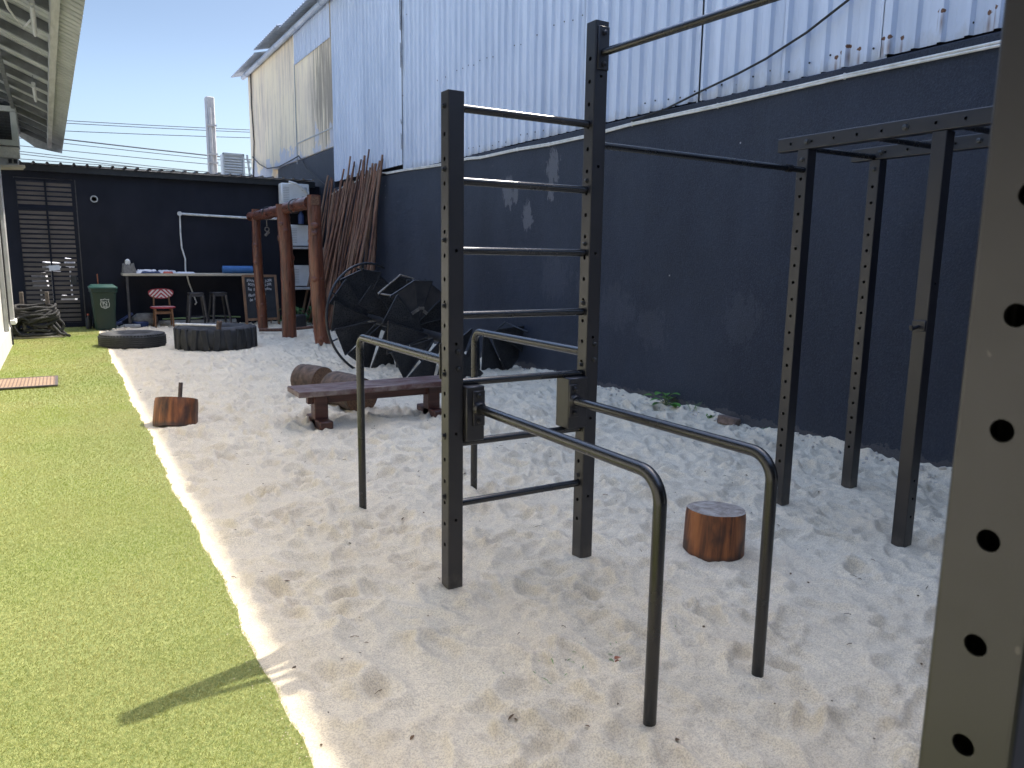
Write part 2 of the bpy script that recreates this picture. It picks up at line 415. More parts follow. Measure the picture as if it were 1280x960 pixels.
def m_doormat():
    m, nt, b = newmat('brown_ribbed_doormat'); t = NT(nt)
    sep = t.n('ShaderNodeSeparateXYZ'); t.l(t.pos(), sep.inputs[0])
    w1 = t.math('FRACT', t.math('MULTIPLY', sep.outputs['X'], 26)); w2 = t.math('FRACT', t.math('MULTIPLY', sep.outputs['Y'], 16))
    k = t.math('MULTIPLY', t.math('GREATER_THAN', w1, .35), t.math('GREATER_THAN', w2, .3))
    c = t.ramp(t.noise(9, 5), [(.35, (.30,.205,.135)), (.7, (.40,.28,.19))])
    t.l(t.mix(k, (.15,.10,.075), c), b.inputs['Base Color']); b.inputs['Roughness'].default_value = .9
    t.bump(k, .6, .006, b); return m
M['doormat'] = m_doormat()
M['mat_edge'] = simple('dark_mat_binding', (.10,.085,.085), (.07,.06,.06), .8, 0, 20)

# ------------------------------------------------------------------ ground
def vnoise(x, y, s, seed):                          # smooth value noise on arrays
    g = np.random.default_rng(seed).random((257,257)).astype(np.float32)
    u = x/s; v = y/s; i = np.floor(u).astype(int); j = np.floor(v).astype(int); fu = u-i; fv = v-j
    fu = fu*fu*(3-2*fu); fv = fv*fv*(3-2*fv); i &= 255; j &= 255
    return (g[i,j]*(1-fu)*(1-fv)+g[i+1,j]*fu*(1-fv)+g[i,j+1]*(1-fu)*fv+g[i+1,j+1]*fu*fv)-.5
EDGE = lambda y: .565 + .006*np.sin(y*17+.4) + .004*np.sin(y*41) + .012*np.sin(y*1.9) + .008*np.sin(y*5.3+1) + .02*np.exp(-((y-2.0)/1.2)**2)
prints = []
for _ in range(3600):
    x = random.uniform(.6, 5.6); y = 19*random.random()**1.5 + .3
    a = random.gauss(PI/2, 1.0) if random.random() < .6 else random.uniform(0, 2*PI)
    prints.append((x, y, a, random.uniform(.07,.17), random.uniform(.04,.075), random.uniform(.004,.019)))
FLAT = [(1.555,3.16,.14),(2.345,3.16,.14),(4.06,3.25,.14),(4.83,3.28,.14),(4.07,2.4,.15),(3.06,2.88,.26),(.83,7.63,.25),(1.66,1.815,.1),(2.24,1.845,.1),(1.0,14.78,.8),(2.27,14.02,.95)]
def sand_grid():
    xs = [.40]
    while xs[-1] < 5.75: xs.append(xs[-1]+.0135)
    ys = [.35]
    while ys[-1] < 18.95: ys.append(ys[-1]+max(.0125, .0046*ys[-1]))
    xs = np.array(xs); ys = np.array(ys); X, Y = np.meshgrid(xs, ys)
    wx_ = .05*vnoise(X, Y, .25, 9); wy_ = .05*vnoise(X, Y, .25, 10)
    rid = lambda sc_, sd: .5-np.abs(vnoise(X+wx_, Y+wy_, sc_, sd))*2
    Z = .030*vnoise(X, Y, 1.1, 1)+.022*vnoise(X, Y, .37, 2)+.020*rid(.27, 3)+.010*rid(.13, 4)*(.5+vnoise(X, Y, .6, 12))+.012*vnoise(X, Y, .06, 5)+.008*vnoise(X, Y, .03, 7)*(.4+1.2*np.clip(vnoise(X, Y, .5, 14)+.5, 0, 1))
    for (x, y, a, L, W, d) in prints:
        rad = L*1.9
        i0, i1 = np.searchsorted(ys, (y-rad, y+rad)); j0, j1 = np.searchsorted(xs, (x-rad, x+rad))
        if i1-i0 < 2 or j1-j0 < 2: continue
        dx = X[i0:i1,j0:j1]-x; dy = Y[i0:i1,j0:j1]-y
        u = (dx*math.cos(a)+dy*math.sin(a))/L; v = (-dx*math.sin(a)+dy*math.cos(a))/W
        q = np.sqrt(u*u+v*v)
        Z[i0:i1,j0:j1] += d*(-np.exp(-(q/.8)**4)+.55*np.exp(-((q-1.25)/.28)**2)*(1+.8*np.clip(u,-1,1)))
    Z *= 1.22+.5*np.clip((Y-2.5)/4.0, 0, 1)
    for (x, y, r_) in FLAT:
        k = np.exp(-(((X-x)**2+(Y-y)**2)/r_**2)**2); Z = Z*(1-.85*k) - .004*k
        if r_ < .2: dd = np.sqrt((X-x)**2+(Y-y)**2); Z += .016*np.exp(-((dd-.085)/.045)**2)*(.6+1.6*vnoise(X, Y, .05, 31))
    # heap along the wall, feather down to the turf
    Z += .10*np.clip((X-5.25)/.4, 0, 1)**2*(.6+1.2*vnoise(X, Y, .5, 6))
    k = np.clip((X-EDGE(Y))/.22, 0, 1); k = k*k*(3-2*k); Z = Z*k + .004*(1-k)
    Z -= .05*np.clip((EDGE(Y)-.01-X)/.05, 0, 1)
    return xs, ys, X, Y, Z
XS, YS, GX, GY, GZ = sand_grid()
def sand_h(x, y):
    i = min(max(int(np.searchsorted(YS, y)), 1), len(YS)-1); j = min(max(int(np.searchsorted(XS, x)), 1), len(XS)-1)
    return float(GZ[i-1:i+1, j-1:j+1].mean())
def np_mesh(name, co, faces, mat, smooth=True):
    me = bpy.data.meshes.new(name); n = len(co); k = faces.shape[1]
    me.vertices.add(n); me.vertices.foreach_set('co', np.ascontiguousarray(co, np.float32).ravel())
    me.loops.add(faces.size); me.loops.foreach_set('vertex_index', faces.astype(np.int32).ravel())
    me.polygons.add(len(faces)); me.polygons.foreach_set('loop_start', np.arange(0, faces.size, k, dtype=np.int32))
    me.polygons.foreach_set('loop_total', np.full(len(faces), k, np.int32))
    me.polygons.foreach_set('use_smooth', np.full(len(faces), smooth)); me.materials.append(mat)
    me.update(calc_edges=True); me.validate()
    o = bpy.data.objects.new(name, me); C.objects.link(o); return o
def m_sand():
    m, nt, b = newmat('pale_coral_sand'); t = NT(nt)
    f = t.noise(1.3, 5, .6, t.mapping(world=True))
    base = t.ramp(f, [(.3, (.70,.61,.45)), (.7, (.81,.72,.545))])
    g = t.noise(160, 3, .7, t.mapping(world=True))
    base = t.mix(t.ramp(g, [(.40, .75), (.54, 0.0)]), base, (.44,.37,.285))
    g2 = t.noise(52, 5, .75, t.mapping((1,1,1), (2,7,1), world=True))
    base = t.mix(t.ramp(g2, [(.36, .32), (.52, 0.0)]), base, (.42,.35,.27))
    base = t.mix(t.ramp(t.noise(240, 2, .6, t.mapping((1,1,1),(5,2,0), world=True)), [(.58, 0.0), (.72, .5)]), base, (.86,.82,.76))
    dirt = t.ramp(t.noise(3.1, 7, .72, t.mapping((1,1,1),(3,0,0), world=True)), [(.52, 0.0), (.74, .30)])
    base = t.mix(dirt, base, (.48,.385,.275))
    v = t.n('ShaderNodeTexVoronoi'); v.inputs['Scale'].default_value = 11; t.l(t.pos(True), v.inputs['Vector'])
    sp = t.math('MULTIPLY', t.ramp(v.outputs['Distance'], [(.03, 1.0), (.06, 0.0)]), t.ramp(t.noise(6, 2, .5, t.mapping(world=True)), [(.52, 0.0), (.6, .6)]))
    base = t.mix(sp, base, (.26,.19,.13))
    t.l(base, b.inputs['Base Color']); b.inputs['Roughness'].default_value = .95; b.inputs['Specular IOR Level'].default_value = .2
    n1 = t.bump(t.noise(120, 4, .75, t.mapping(world=True)), .35, .005, None)
    t.bump(t.noise(30, 6, .7, t.mapping(world=True)), .45, .015, b, n1)
    return m
M['sand'] = m_sand()
ny, nx = GX.shape
idx = np.arange(ny*nx).reshape(ny, nx)
fc = np.stack([idx[:-1,:-1], idx[:-1,1:], idx[1:,1:], idx[1:,:-1]], -1).reshape(-1, 4)
o = np_mesh('sand', np.stack([GX, GY, GZ], -1).reshape(-1, 3), fc, M['sand']); tag(o, kind='structure')
# far plain ground under everything, out to the horizon
g = MB(); g.box((0,0,-.26), (900,900,.2)); o = g.build('ground', M['concrete']); tag(o, kind='structure')

def m_turfbase():
    m, nt, b = newmat('turf_backing'); t = NT(nt)
    t.l(t.ramp(t.noise(60, 5, .7, t.mapping(world=True)), [(.35, (.12,.16,.04)), (.7, (.30,.32,.11))]), b.inputs['Base Color'])
    b.inputs['Roughness'].default_value = .9; t.bump(t.noise(150, 3, .7, t.mapping(world=True)), .8, .01, b); return m
M['turf_base'] = m_turfbase()
def m_blade():
    m, nt, b = newmat('artificial_grass_blade'); t = NT(nt)
    geo = t.n('ShaderNodeNewGeometry'); rnd = geo.outputs['Random Per Island']
    pos = t.mapping(world=True)
    col = t.ramp(rnd, [(0.0, (.30,.385,.062)), (.4, (.41,.475,.098)), (.75, (.50,.535,.155)), (1.0, (.60,.56,.27))])
    big = t.ramp(t.noise(1.0, 5, .6, pos), [(.40, 0.0), (.60, .70)])
    col = t.mix(big, col, (.60,.52,.25))
    gr = t.ramp(t.noise(.55, 3, .5, t.mapping((1,1,1),(7,3,0), world=True)), [(.45, 0.0), (.65, .5)])
    col = t.mix(gr, col, (.17,.31,.035))
    tr_ = t.ramp(t.noise(1.0, 4, .6, t.mapping((1.5,.4,1), (3,8,0), world=True)), [(.45, 0.0), (.62, .55)])
    col = t.mix(tr_, col, (.50,.43,.20))
    t.l(col, b.inputs['Base Color']); b.inputs['Roughness'].default_value = .55; b.inputs['Specular IOR Level'].default_value = .35
    tr = t.n('ShaderNodeBsdfTranslucent'); t.l(col, tr.inputs[0])
    mx = t.n('ShaderNodeMixShader'); mx.inputs[0].default_value = .12
    out = nt.nodes['Material Output']; t.l(b.outputs[0], mx.inputs[1]); t.l(tr.outputs[0], mx.inputs[2]); t.l(mx.outputs[0], out.inputs[0])
    return m
M['blade'] = m_blade()
yy = np.arange(-2, 18.86, .12)
co = []; 
for y in yy: co += [(-.85, y, -.03), (-.85, y, .012), (EDGE(y)-.006, y, .012), (EDGE(y), y, .004), (EDGE(y), y, -.05)]
co = np.array(co); n = len(yy); ff = []
for i in range(n-1):
    for j in range(4): ff.append((i*5+j, i*5+j+1, (i+1)*5+j+1, (i+1)*5+j))
o = np_mesh('grass', co, np.array(ff), M['turf_base'], False); tag(o, kind='structure')
def blades():
    cs = []; 
    for (y0, y1, dens, h, w) in ((1.2, 3.2, 42000, .011, .0017), (3.2, 5.5, 24000, .011, .0024), (5.5, 9, 11000, .012, .0038), (9, 18.8, 4200, .013, .0075)):
        n = int((y1-y0)*1.40*dens)
        y = rng.uniform(y0, y1, n); x = rng.uniform(-.84, .60, n); k = x < EDGE(y)+.004; x = x[k]; y = y[k]; n = len(x)
        a = rng.uniform(0, 2*PI, n); hh = h*rng.uniform(.6, 1.25, n); ww = w*rng.uniform(.7, 1.3, n)
        lean = rng.uniform(.2, 1.15, n)*hh; la = rng.normal(-1.2, 1.1, n)
        A = np.stack([x-np.cos(a)*ww/2, y-np.sin(a)*ww/2, np.full(n, .010)], -1)
        B = np.stack([x+np.cos(a)*ww/2, y+np.sin(a)*ww/2, np.full(n, .010)], -1)
        T = np.stack([x+np.cos(la)*lean, y+np.sin(la)*lean, .012+hh], -1)
        cs.append(np.stack([A, B, T], 1).reshape(-1, 3))
    co = np.concatenate(cs); return co, np.arange(len(co)).reshape(-1, 3)
co, ff = blades()
o = np_mesh('grass_blades', co, ff, M['blade'], False); tag(o, 'short yellow-green artificial grass blades covering the strip beside the sand', 'grass', kind='stuff')

# ------------------------------------------------------------------ right: charcoal boundary wall
XW = 5.65
w = MB(); 
w.box((XW+.1, 7.86, 1.495), (.2, 19.72, 3.39), bev=.012)       # y -2..17.72, top 3.19
w.box((XW+.1, 20.36, 1.95), (.2, 5.26, 4.3), bev=.012)        # taller length to the rear
o = w.build('boundary_wall', M['charcoal']); tag(o, 'long charcoal stucco wall with pale peeled patches along the right of the sand', 'wall')
# ------------------------------------------------------------------ right: metal clad warehouse behind the wall
wh = thing('warehouse', (XW+.3, 10, 0), 'tall warehouse clad in pale ribbed metal with a stained cream end behind the charcoal wall', 'warehouse')
def ribs(y0, y1, per=.2, d=.036, top=.034, ramp=.016, seam=.98):
    pts = [(y0, 0.0)]; y = math.ceil(y0/per)*per + .05
    while y + top/2 + ramp < y1:
        k = 1.25 if abs((y/ seam) - round(y/seam)) < .1 else 1
        pts += [(y-top/2-ramp, 0), (y-top/2, d*k), (y+top/2, d*k), (y+top/2+ramp, 0), (y+per*.5-.012, 0.0), (y+per*.5, .005), (y+per*.5+.012, 0.0)]
        y += per
    pts.append((y1, 0.0)); return pts
def clad(y0, y1, z0, z1, x=XW+.045, per=.2, **kw):
    m = MB(); p = ribs(y0, y1, per, **kw)
    m.extrude_profile(p, 0, lambda u, w, k: (x-w, u, (z0 if k == 0 else z1)))
    return m
cl = MB(); sheets = [-3.0,-2.02,-1.0,.02,1.0,1.98,2.94,3.91,4.94,5.87,6.95,7.9,8.9,9.9,10.9,11.8,12.75,13.66]
for q_, (a, b_) in enumerate(zip(sheets[:-1], sheets[1:])):
    z0 = 3.205+random.uniform(-.012,.012); xo = .004*(q_%2)
    m = clad(a-.03, b_+.02, z0, 7.46, XW+.046+xo); cl.v, cl.f, cl.m = cl.v+m.v, cl.f+[tuple(i+len(cl.v) for i in f) for f in m.f], cl.m+m.m
m = clad(13.67, 17.74, 3.33, 7.46, XW+.030, .2); cl.add(m.v, m.f)
bx = MB(); bx.box((XW+.5, 7.4, 5.32), (.7, 20.6, 4.2)); bx.build('inner_frame', M['black_paint'], wh)
yw = MB(); yw.box((XW+2.0, 22.11, 5.74), (4.0, 8.74, 3.24), bev=.02)   # y 17.74..26.48
yw.box((XW+1.99, 25.0, 2.1), (4.0, 2.96, 4.1))
# joints in the render
yo = yw.build('cream_wall', M['yellow'], wh)
j = MB(); j.box((XW-.004, 20.85, 5.30), (.02, .05, 2.55)); j.box((XW-.003, 19.3, 4.55), (.018, 3.05, .03)); j.build('wall_joint', M['grey_trim'], wh)
uc = clad(17.77, 20.82, 6.52, 7.40, XW-.012, .2); uc.build('upper_cladding', M['clad'], wh)
# screws
scw = cl; scw.mi = 1
for a in sheets[:-1]:
    for k in range(5):
        for z in (3.30, 4.55, 5.9):
            if random.random() < .75:
                yq = a+.1+k*.2+random.uniform(-.03,.03); scw.lathe([(.009,0),(.009,.006),(.004,.009)], (XW+.040-.001, yq, z+random.uniform(-.03,.03)), 8, Matrix.Rotation(-PI/2,3,'Y'))
gap = cl
for (y, z0, z1, wd) in ((13.665,3.6,3.9,.02),(13.66,4.05,4.15,.025),(13.66,5.05,5.5,.025),(13.665,5.7,6.4,.035),(13.60,4.9,5.25,.03),(13.60,5.35,5.95,.035),(13.60,6.05,6.3,.03),(13.67,6.5,7.2,.02)):
    gap.add([(XW+.003,y-wd*.5,z0),(XW+.003,y+wd*.2,z0+.03),(XW+.003,y+wd*.5,z1),(XW+.003,y-wd*.3,z1-.04),(XW+.010,y-wd*.5,z0),(XW+.010,y+wd*.2,z0+.03),(XW+.010,y+wd*.5,z1),(XW+.010,y-wd*.3,z1-.04)], [(0,1,2,3),(7,6,5,4),(0,4,5,1),(1,5,6,2),(2,6,7,3),(3,7,4,0)])
cl.build('metal_cladding', [M['clad'], M['dark_plastic']], wh)
# roof: corrugated overhang and gutter pipe
EX, EZ = 5.30, 7.42
rf = MB(); pts = []
y = -4.0
while y < 27.4: pts += [(y,0),(y+.05,.0),(y+.07,.03),(y+.11,.03),(y+.13,0)]; y += .2
for (a0, b0, dz, ex) in ((-4,21,0,0),(21,23.9,.09,-.02),(23.9,27.4,.0,0)):
    pp = [(u,w) for u,w in pts if a0 <= u <= b0]
    rf.extrude_profile(pp, 0, lambda u,w,k: (EX+ex if k==0 else 9.8, u, EZ+w+dz+(0 if k==0 else 1.15)))
    rf.extrude_profile(pp, 0, lambda u,w,k: (EX+ex if k==0 else 9.8, u, EZ+w+dz-.012+(0 if k==0 else 1.15)))
    rf.extrude_profile(pp, 0, lambda u,w,k: (EX+ex, u, EZ+w+dz-(.012 if k==0 else 0)))
rf.build('roof', M['eave_sheet'], wh)
gp = MB(); gp.tube([(XW-.10, -4, EZ-.11), (XW-.10, 26.7, EZ-.11)], .075, 12)
for y in (18, 20.2, 22.3, 24.3, 26.1): gp.tube([(XW-.10, y, EZ-.11),(XW-.10, y+.07, EZ-.11)], .088, 12)
gp.build('gutter', M['eave_sheet'], wh)
# ------------------------------------------------------------------ unseen wall and canopy, added to shade the posts' near faces
gb = thing('shade_block', (2.4, -3.2, 0), 'unseen dark wall and canopy added behind the viewer to shade the posts', 'building')
m = MB(); m.box((2.4,-3.3,2.2), (6.4,.2,4.4)); m.build('wall', M['black_paint'], gb)
m = MB(); m.box((2.4,-1.9,3.3), (6.4,2.6,.10)); m.build('canopy', M['black_roof'], gb)
# ------------------------------------------------------------------ cables on the wall
def cable(name, pts, r, mat, label, cat='cable', n=8, group=None):
    m = MB(); m.tube(pts, r, n); return tag(m.build(name, mat), label, cat, group)
wc = [(14.4,3.22),(13.4,3.20),(12.6,3.165),(11.66,3.135),(10.9,3.14),(10.5,3.115),(9.4,3.11),(8.6,3.085),(7.75,3.085),(6.9,3.105),(5.6,3.095),(4.2,3.105),(2.94,3.09),(1.0,3.09),(-1.5,3.10)]
t1 = MB(); 
for dz in (0, .022): t1.tube([(XW-.014, y, z+dz+random.uniform(-.003,.003)) for y, z in wc], .011, 8)
for y, z in wc[2:-1:1]: t1.box((XW-.012, y, z+.011), (.026, .018, .05), bev=.004)
tag(t1.build('wall_cable', M['cable_white']), 'pair of white cables clipped along the top of the charcoal wall', 'cable')
cable('wall_cable', [(XW-.02,y,z) for y,z in ((17.9,3.05),(17.0,3.16),(16.0,3.22),(15.2,3.30),(14.42,3.24))], .014, M['cable_white'], 'white cable rising along the wall behind the leaning wooden poles')
cable('black_cable', [(XW-.025,y,z) for y,z in ((6.9,3.15),(6.33,3.19),(5.8,3.285),(5.35,3.355),(5.03,3.42),(4.6,3.545),(4.22,3.70),(3.6,4.0))], .011, M['cable_black'], 'thin black cable sagging diagonally across the pale metal cladding')
cable('drop_wire', [(XW-.03,25.9,7.3),(XW-.03,25.95,6.4),(XW-.03,25.8,5.2),(XW-.03,26.1,4.1)], .02, M['cable_black'], 'dark cable running straight down the far edge of the cream wall')
wob = [(26.0,4.75),(25.0,4.42),(24.0,4.20),(22.6,4.12),(21.3,4.16),(20.5,4.20),(20.1,4.0),(19.7,3.78),(18.9,3.5),(17.95,3.2)]
cable('slack_wire', [(XW-.06,y,z) for y,z in wob], .016, M['cable_black'], 'slack dark wire looping low across the stained cream wall')

# ------------------------------------------------------------------ rear: black shed with gate
YB = 18.9
sh = thing('black_shed', (2.5, YB, 0), 'low black shed with ribbed roof edge and slatted gate closing the far end', 'shed')
b = MB()
b.box((2.99, YB+.08, 1.62), (5.30, .16, 3.36)); b.box((-.98, YB+.08, 1.62), (.54, .16, 3.36)); b.box((-.19, YB+.081, 3.215), (1.06, .16, .17))
b.box((.46, YB+.75, 1.6), (.12, 1.1, 3.2)); 
b.build('wall', M['black_paint'], sh)
r = MB(); pp = []; x = -1.4
while x < 5.5: pp += [(x,0),(x+.075,0),(x+.095,.035),(x+.125,.035),(x+.145,0)]; x += .24
zt = lambda x: 3.40 + (.02 if x > 1 else .02*(x+1.4)/2.4)
r.extrude_profile(pp, 0, lambda u,w,k: (u, YB-.22 if k==0 else YB+1.2, zt(u)+w+(0 if k==0 else .05)))
r.extrude_profile(pp, 0, lambda u,w,k: (u, YB-.22, zt(u)+w-(.012 if k==0 else 0)))
r.box((2.05, YB-.10, 3.325), (6.9, .05, .13)); r.build('roof', M['black_roof'], sh)
vp = MB(); vp.lathe([(.075,0),(.075,.03),(.05,.03),(.05,-.0)], (.72, YB-.005, 2.75), 20, Matrix.Rotation(PI/2,3,'X')); vo = vp.build('vent_pipe', M['grey_trim'], sh)
# gate
gt = MB(); gt.box((-.18, YB+.08, .02), (1.06,.16,.09))
gx0, gx1 = -.70, .335
def gx(z, f): return gx0+(gx1-gx0)*f
for x in (gx0, gx1, -.165): gt.box((x, YB+.03, 1.57), (.05 if x != -.165 else .035, .05, 3.06))
for z in (.075, 2.50, 3.09): gt.box((-.18, YB+.031, z), (1.03, .048, .055))
gate = gt.build('gate', M['black_paint'], sh)
sl = MB(); z = .17; k = 0
while z < 3.05:
    if not 2.43 < z < 2.57:
        for (a, c_) in ((gx0+.03, -.185), (-.145, gx1-.03)): sl.box(((a+c_)/2, YB+.035, z), (c_-a, .02, .063))
    z += .098
sl.build('slat', M['slat'], gate)
sg = MB(); sg.box((-.12, YB-.012, 1.28), (.20, .008, .11), Euler((0,R(-6),0))); sg.build('gate_sign', M['paper'], gate)
lk = MB(); lk.box((.22, YB-.01, 1.02), (.12, .04, .2), bev=.008); lk.build('lock_box', M['dark_plastic'], gate)
em = MB(); em.box((.385, YB-.006, 1.6), (.02, .012, 3.05)); em.build('jamb_trim', M['stool'], sh)
# alley behind the gate: a dark back wall and pale clutter seen through the slats
a_ = MB(); a_.box((-.4, 25.2, 1.75), (3.2, .2, 3.9)); a_.box((-1.3, 22.0, 1.75), (.12, 6, 3.9)); a_.box((-.35, 20.6, .20), (1.7, .12, .56))  # last low box is added to keep the sunlit alley floor dark
tag(a_.build('alley_wall', M['black_paint']), 'dark alley wall glimpsed through the slats of the gate', 'wall')
for i, (x, y, z, dx, dz) in enumerate(((-.45,21.4,.95,.30,.34),(-.2,22.4,1.25,.34,.22),(.12,21.6,.45,.30,.2),(.2,22.6,1.35,.2,.2),(-.5,22.3,.25,.36,.3),(.18,22.2,.1,.3,.18))):
    q = MB(); q.box((x, y, z), (dx, .3, dz), Euler((R(random.uniform(-8,8)),R(random.uniform(-14,14)),R(random.uniform(-20,20)))), bev=.01); q.box((x, y, z/2-.08), (.04,.04,max(z-.1,.05)+.1))
    tag(q.build('carton', M['paper']), 'pale carton glimpsed in the alley behind the slatted gate', 'carton', 'pale cartons behind the gate')
# conduit frame on the back wall
cable('conduit', arc_path((2.62,YB-.04,.45),(2.43,YB-.04,.45),(2.43,YB-.04,1.0),.05,4)[:1]+[(2.66,YB-.03,.5),(2.52,YB-.03,.95),(2.46,YB-.03,1.25),(2.47,YB-.03,1.5),(2.41,YB-.03,1.75),(2.40,YB-.03,2.1),(2.41,YB-.03,2.49)], .018, M['cable_white'], 'white cable hanging crookedly down the black back wall behind the stool')
c = MB(); c.tube([(2.40,YB-.05,2.51),(3.2,YB-.06,2.49),(4.0,YB-.30,2.46),(4.5,YB-.30,2.47)], .028, 10); c.lathe([(.05,0),(.05,.05)], (2.40,YB-.06,2.51), 12, Matrix.Rotation(PI/2,3,'X'))
tag(c.build('curtain_rail', M['cable_white']), 'pale horizontal pipe fixed across the black back wall', 'pipe')

# ------------------------------------------------------------------ things along the back wall
ct = thing('counter', (2.5, 18.45, 0), 'long pale-topped counter shelf fixed along the black back wall', 'counter')
m = MB(); m.box((2.55, 18.55, 1.155), (2.84, .58, .055), bev=.006); m.build('counter_top', M['counter'], ct)
for x in (1.21, 3.80):
    m = MB(); m.box((x, 18.34, .57), (.05, .05, 1.12)); m.build('leg', M['stool'], ct)
def cloth(name, c, d, mat, label, cat, seed):
    m = MB(); n = 9; g = np.random.default_rng(seed); vs = []
    for i in range(n+1):
        for j_ in range(n+1):
            u, v = i/n, j_/n; e = min(u,1-u,v,1-v)*n
            z = c[2] + d[2]*min(1, e)*(.45+.55*g.random()) ; vs.append((c[0]+(u-.5)*d[0]+g.normal(0,.006), c[1]+(v-.5)*d[1]+g.normal(0,.006), z))
    m.add(vs, [(i*(n+1)+j_, (i+1)*(n+1)+j_, (i+1)*(n+1)+j_+1, i*(n+1)+j_+1) for i in range(n) for j_ in range(n)])
    o = m.build(name, mat); return tag(o, label, cat)
ZC = 1.184
cloth('cloth', (1.27,18.5,ZC), (.28,.36,.22), M['grey_cloth'], 'crumpled grey cloth heaped on the left end of the counter', 'cloth', 3)
m = MB(); m.lathe([(.0,0),(.045,.0),(.055,.04),(.05,.09),(.02,.12),(0,.125)], (1.25,18.42,ZC+.18), 12); tag(m.build('white_cup', M['white_plastic']), 'small white ball-shaped cup on top of the grey cloth', 'cup')
cloth('towel', (1.62,18.45,ZC), (.44,.32,.085), M['paper'], 'white and pale blue towel lying flat beside the grey cloth', 'towel', 4)
cloth('tarpaulin', (1.68,18.30,ZC), (.40,.08,.05), M['blue_cloth'], 'dark blue plastic bag along the front edge of the counter', 'bag', 5)
cloth('flyer', (2.03,18.36,ZC), (.20,.2,.045), M['red_paper'], 'red printed sheet lying among papers on the counter', 'paper', 6)
cloth('papers', (2.03,18.58,ZC), (.42,.16,.07), M['paper'], 'loose white papers behind the red sheet on the counter', 'paper', 7)
cloth('papers', (2.40,18.42,ZC), (.40,.3,.035), M['paper'], 'flat white papers right of the red sheet on the counter', 'paper', 8)
m = MB(); m.lathe([(.0,0),(.085,0),(.085,.66),(.0,.66)], (3.20,18.45,ZC+.087), 20, Matrix.Rotation(PI/2,3,'Y')); m.lathe([(.05,-.004),(.052,.664)], (3.20,18.45,ZC+.087), 16, Matrix.Rotation(PI/2,3,'Y'))
tag(m.build('exercise_mat', M['blue_mat']), 'rolled blue foam mat on the right end of the counter', 'exercise mat')

# wheelie bin
wb = thing('wheelie_bin', (.72, 18.05, 0), 'dark green wheelie bin with white emblem beside the gate', 'bin')
m = MB()
def ring(x0,x1,y0,y1,z,b=.03): return [(x0+b,y0,z),(x1-b,y0,z),(x1,y0+b,z),(x1,y1-b,z),(x1-b,y1,z),(x0+b,y1,z),(x0,y1-b,z),(x0,y0+b,z)]
rr = [ring(.53,.91,17.88,18.28,.02), ring(.51,.925,17.83,18.36,.40), ring(.485,.955,17.77,18.42,.80), ring(.465,.975,17.75,18.44,.805), ring(.465,.975,17.75,18.44,.875)]
for k in range(4):
    m.add(rr[k]+rr[k+1], [(i,(i+1)%8,(i+1)%8+8,i+8) for i in range(8)])
m.add(rr[0], [tuple(range(8))]); m.build('body', M['green_bin'], wb)
m = MB(); l0 = ring(.455,.985,17.735,18.46,.878); l1 = ring(.455,.985,17.735,18.46,.905); l2 = ring(.52,.92,17.82,18.40,.955,.06)
m.add(l0+l1, [(i,(i+1)%8,(i+1)%8+8,i+8) for i in range(8)]); m.add(l1+l2, [(i,(i+1)%8,(i+1)%8+8,i+8) for i in range(8)]); m.add(l2, [tuple(range(8))]); m.add(l0,[tuple(range(7,-1,-1))]); m.build('lid', M['green_lid'], wb)
m = MB(); m.tube([(.48,18.49,.86),(.96,18.49,.86)], .018, 8); m.build('handle', M['green_bin'], wb)
for x in (.52, .92):
    m = MB(); m.lathe([(.02,-.025),(.09,-.025),(.1,-.012),(.1,.012),(.09,.025),(.02,.025)], (x,18.36,.10), 18, Matrix.Rotation(PI/2,3,'Y')); m.build('wheel', M['rubber'], wb)
# emblem: shield outline with strokes on the sloping front
e = MB()
fy = lambda z: 17.83-(z-.40)*.15-.004
def stroke(p, r=.006): e.tube([(.735+x, fy(.56+z), .56+z) for x, z in p], r, 6)
stroke([(-.075,.10),(-.04,.085),(0,.105),(.04,.085),(.075,.10),(.068,.05),(.082,0),(.07,-.06),(.0,-.095),(-.07,-.06),(-.082,0),(-.068,.05),(-.075,.10)], .007)
stroke([(-.04,.055),(-.035,-.03)]); stroke([(-.04,.055),(.035,-.03)]); stroke([(.035,.05),(.03,-.035)]); stroke([(-.03,.0),(.0,.06),(.04,.03)], .005); stroke([(-.045,-.05),(.0,-.04),(.045,-.055)]); stroke([(-.03,-.065),(.03,-.068)], .005)
e.build('emblem', M['emblem'], wb)
m = MB(); m.tube([(.68,18.52,0),(.66,18.60,1.16)], .012, 8); tag(m.build('broom_handle', M['orange_stick']), 'thin orange broom handle standing behind the green bin', 'broom')
m = MB(); m.lathe([(.0,0),(.05,0),(.055,.02),(.055,.2),(.02,.26),(.02,.3),(0,.3)], (.42,18.2,.02), 14); m.mi = 1; m.lathe([(.022,.285),(.022,.32),(0,.32)], (.42,18.2,.02), 10)
tag(m.build('bottle', [M['dark_plastic'], M['red_paper']]), 'dark bottle with red cap at the foot of the green bin', 'bottle')

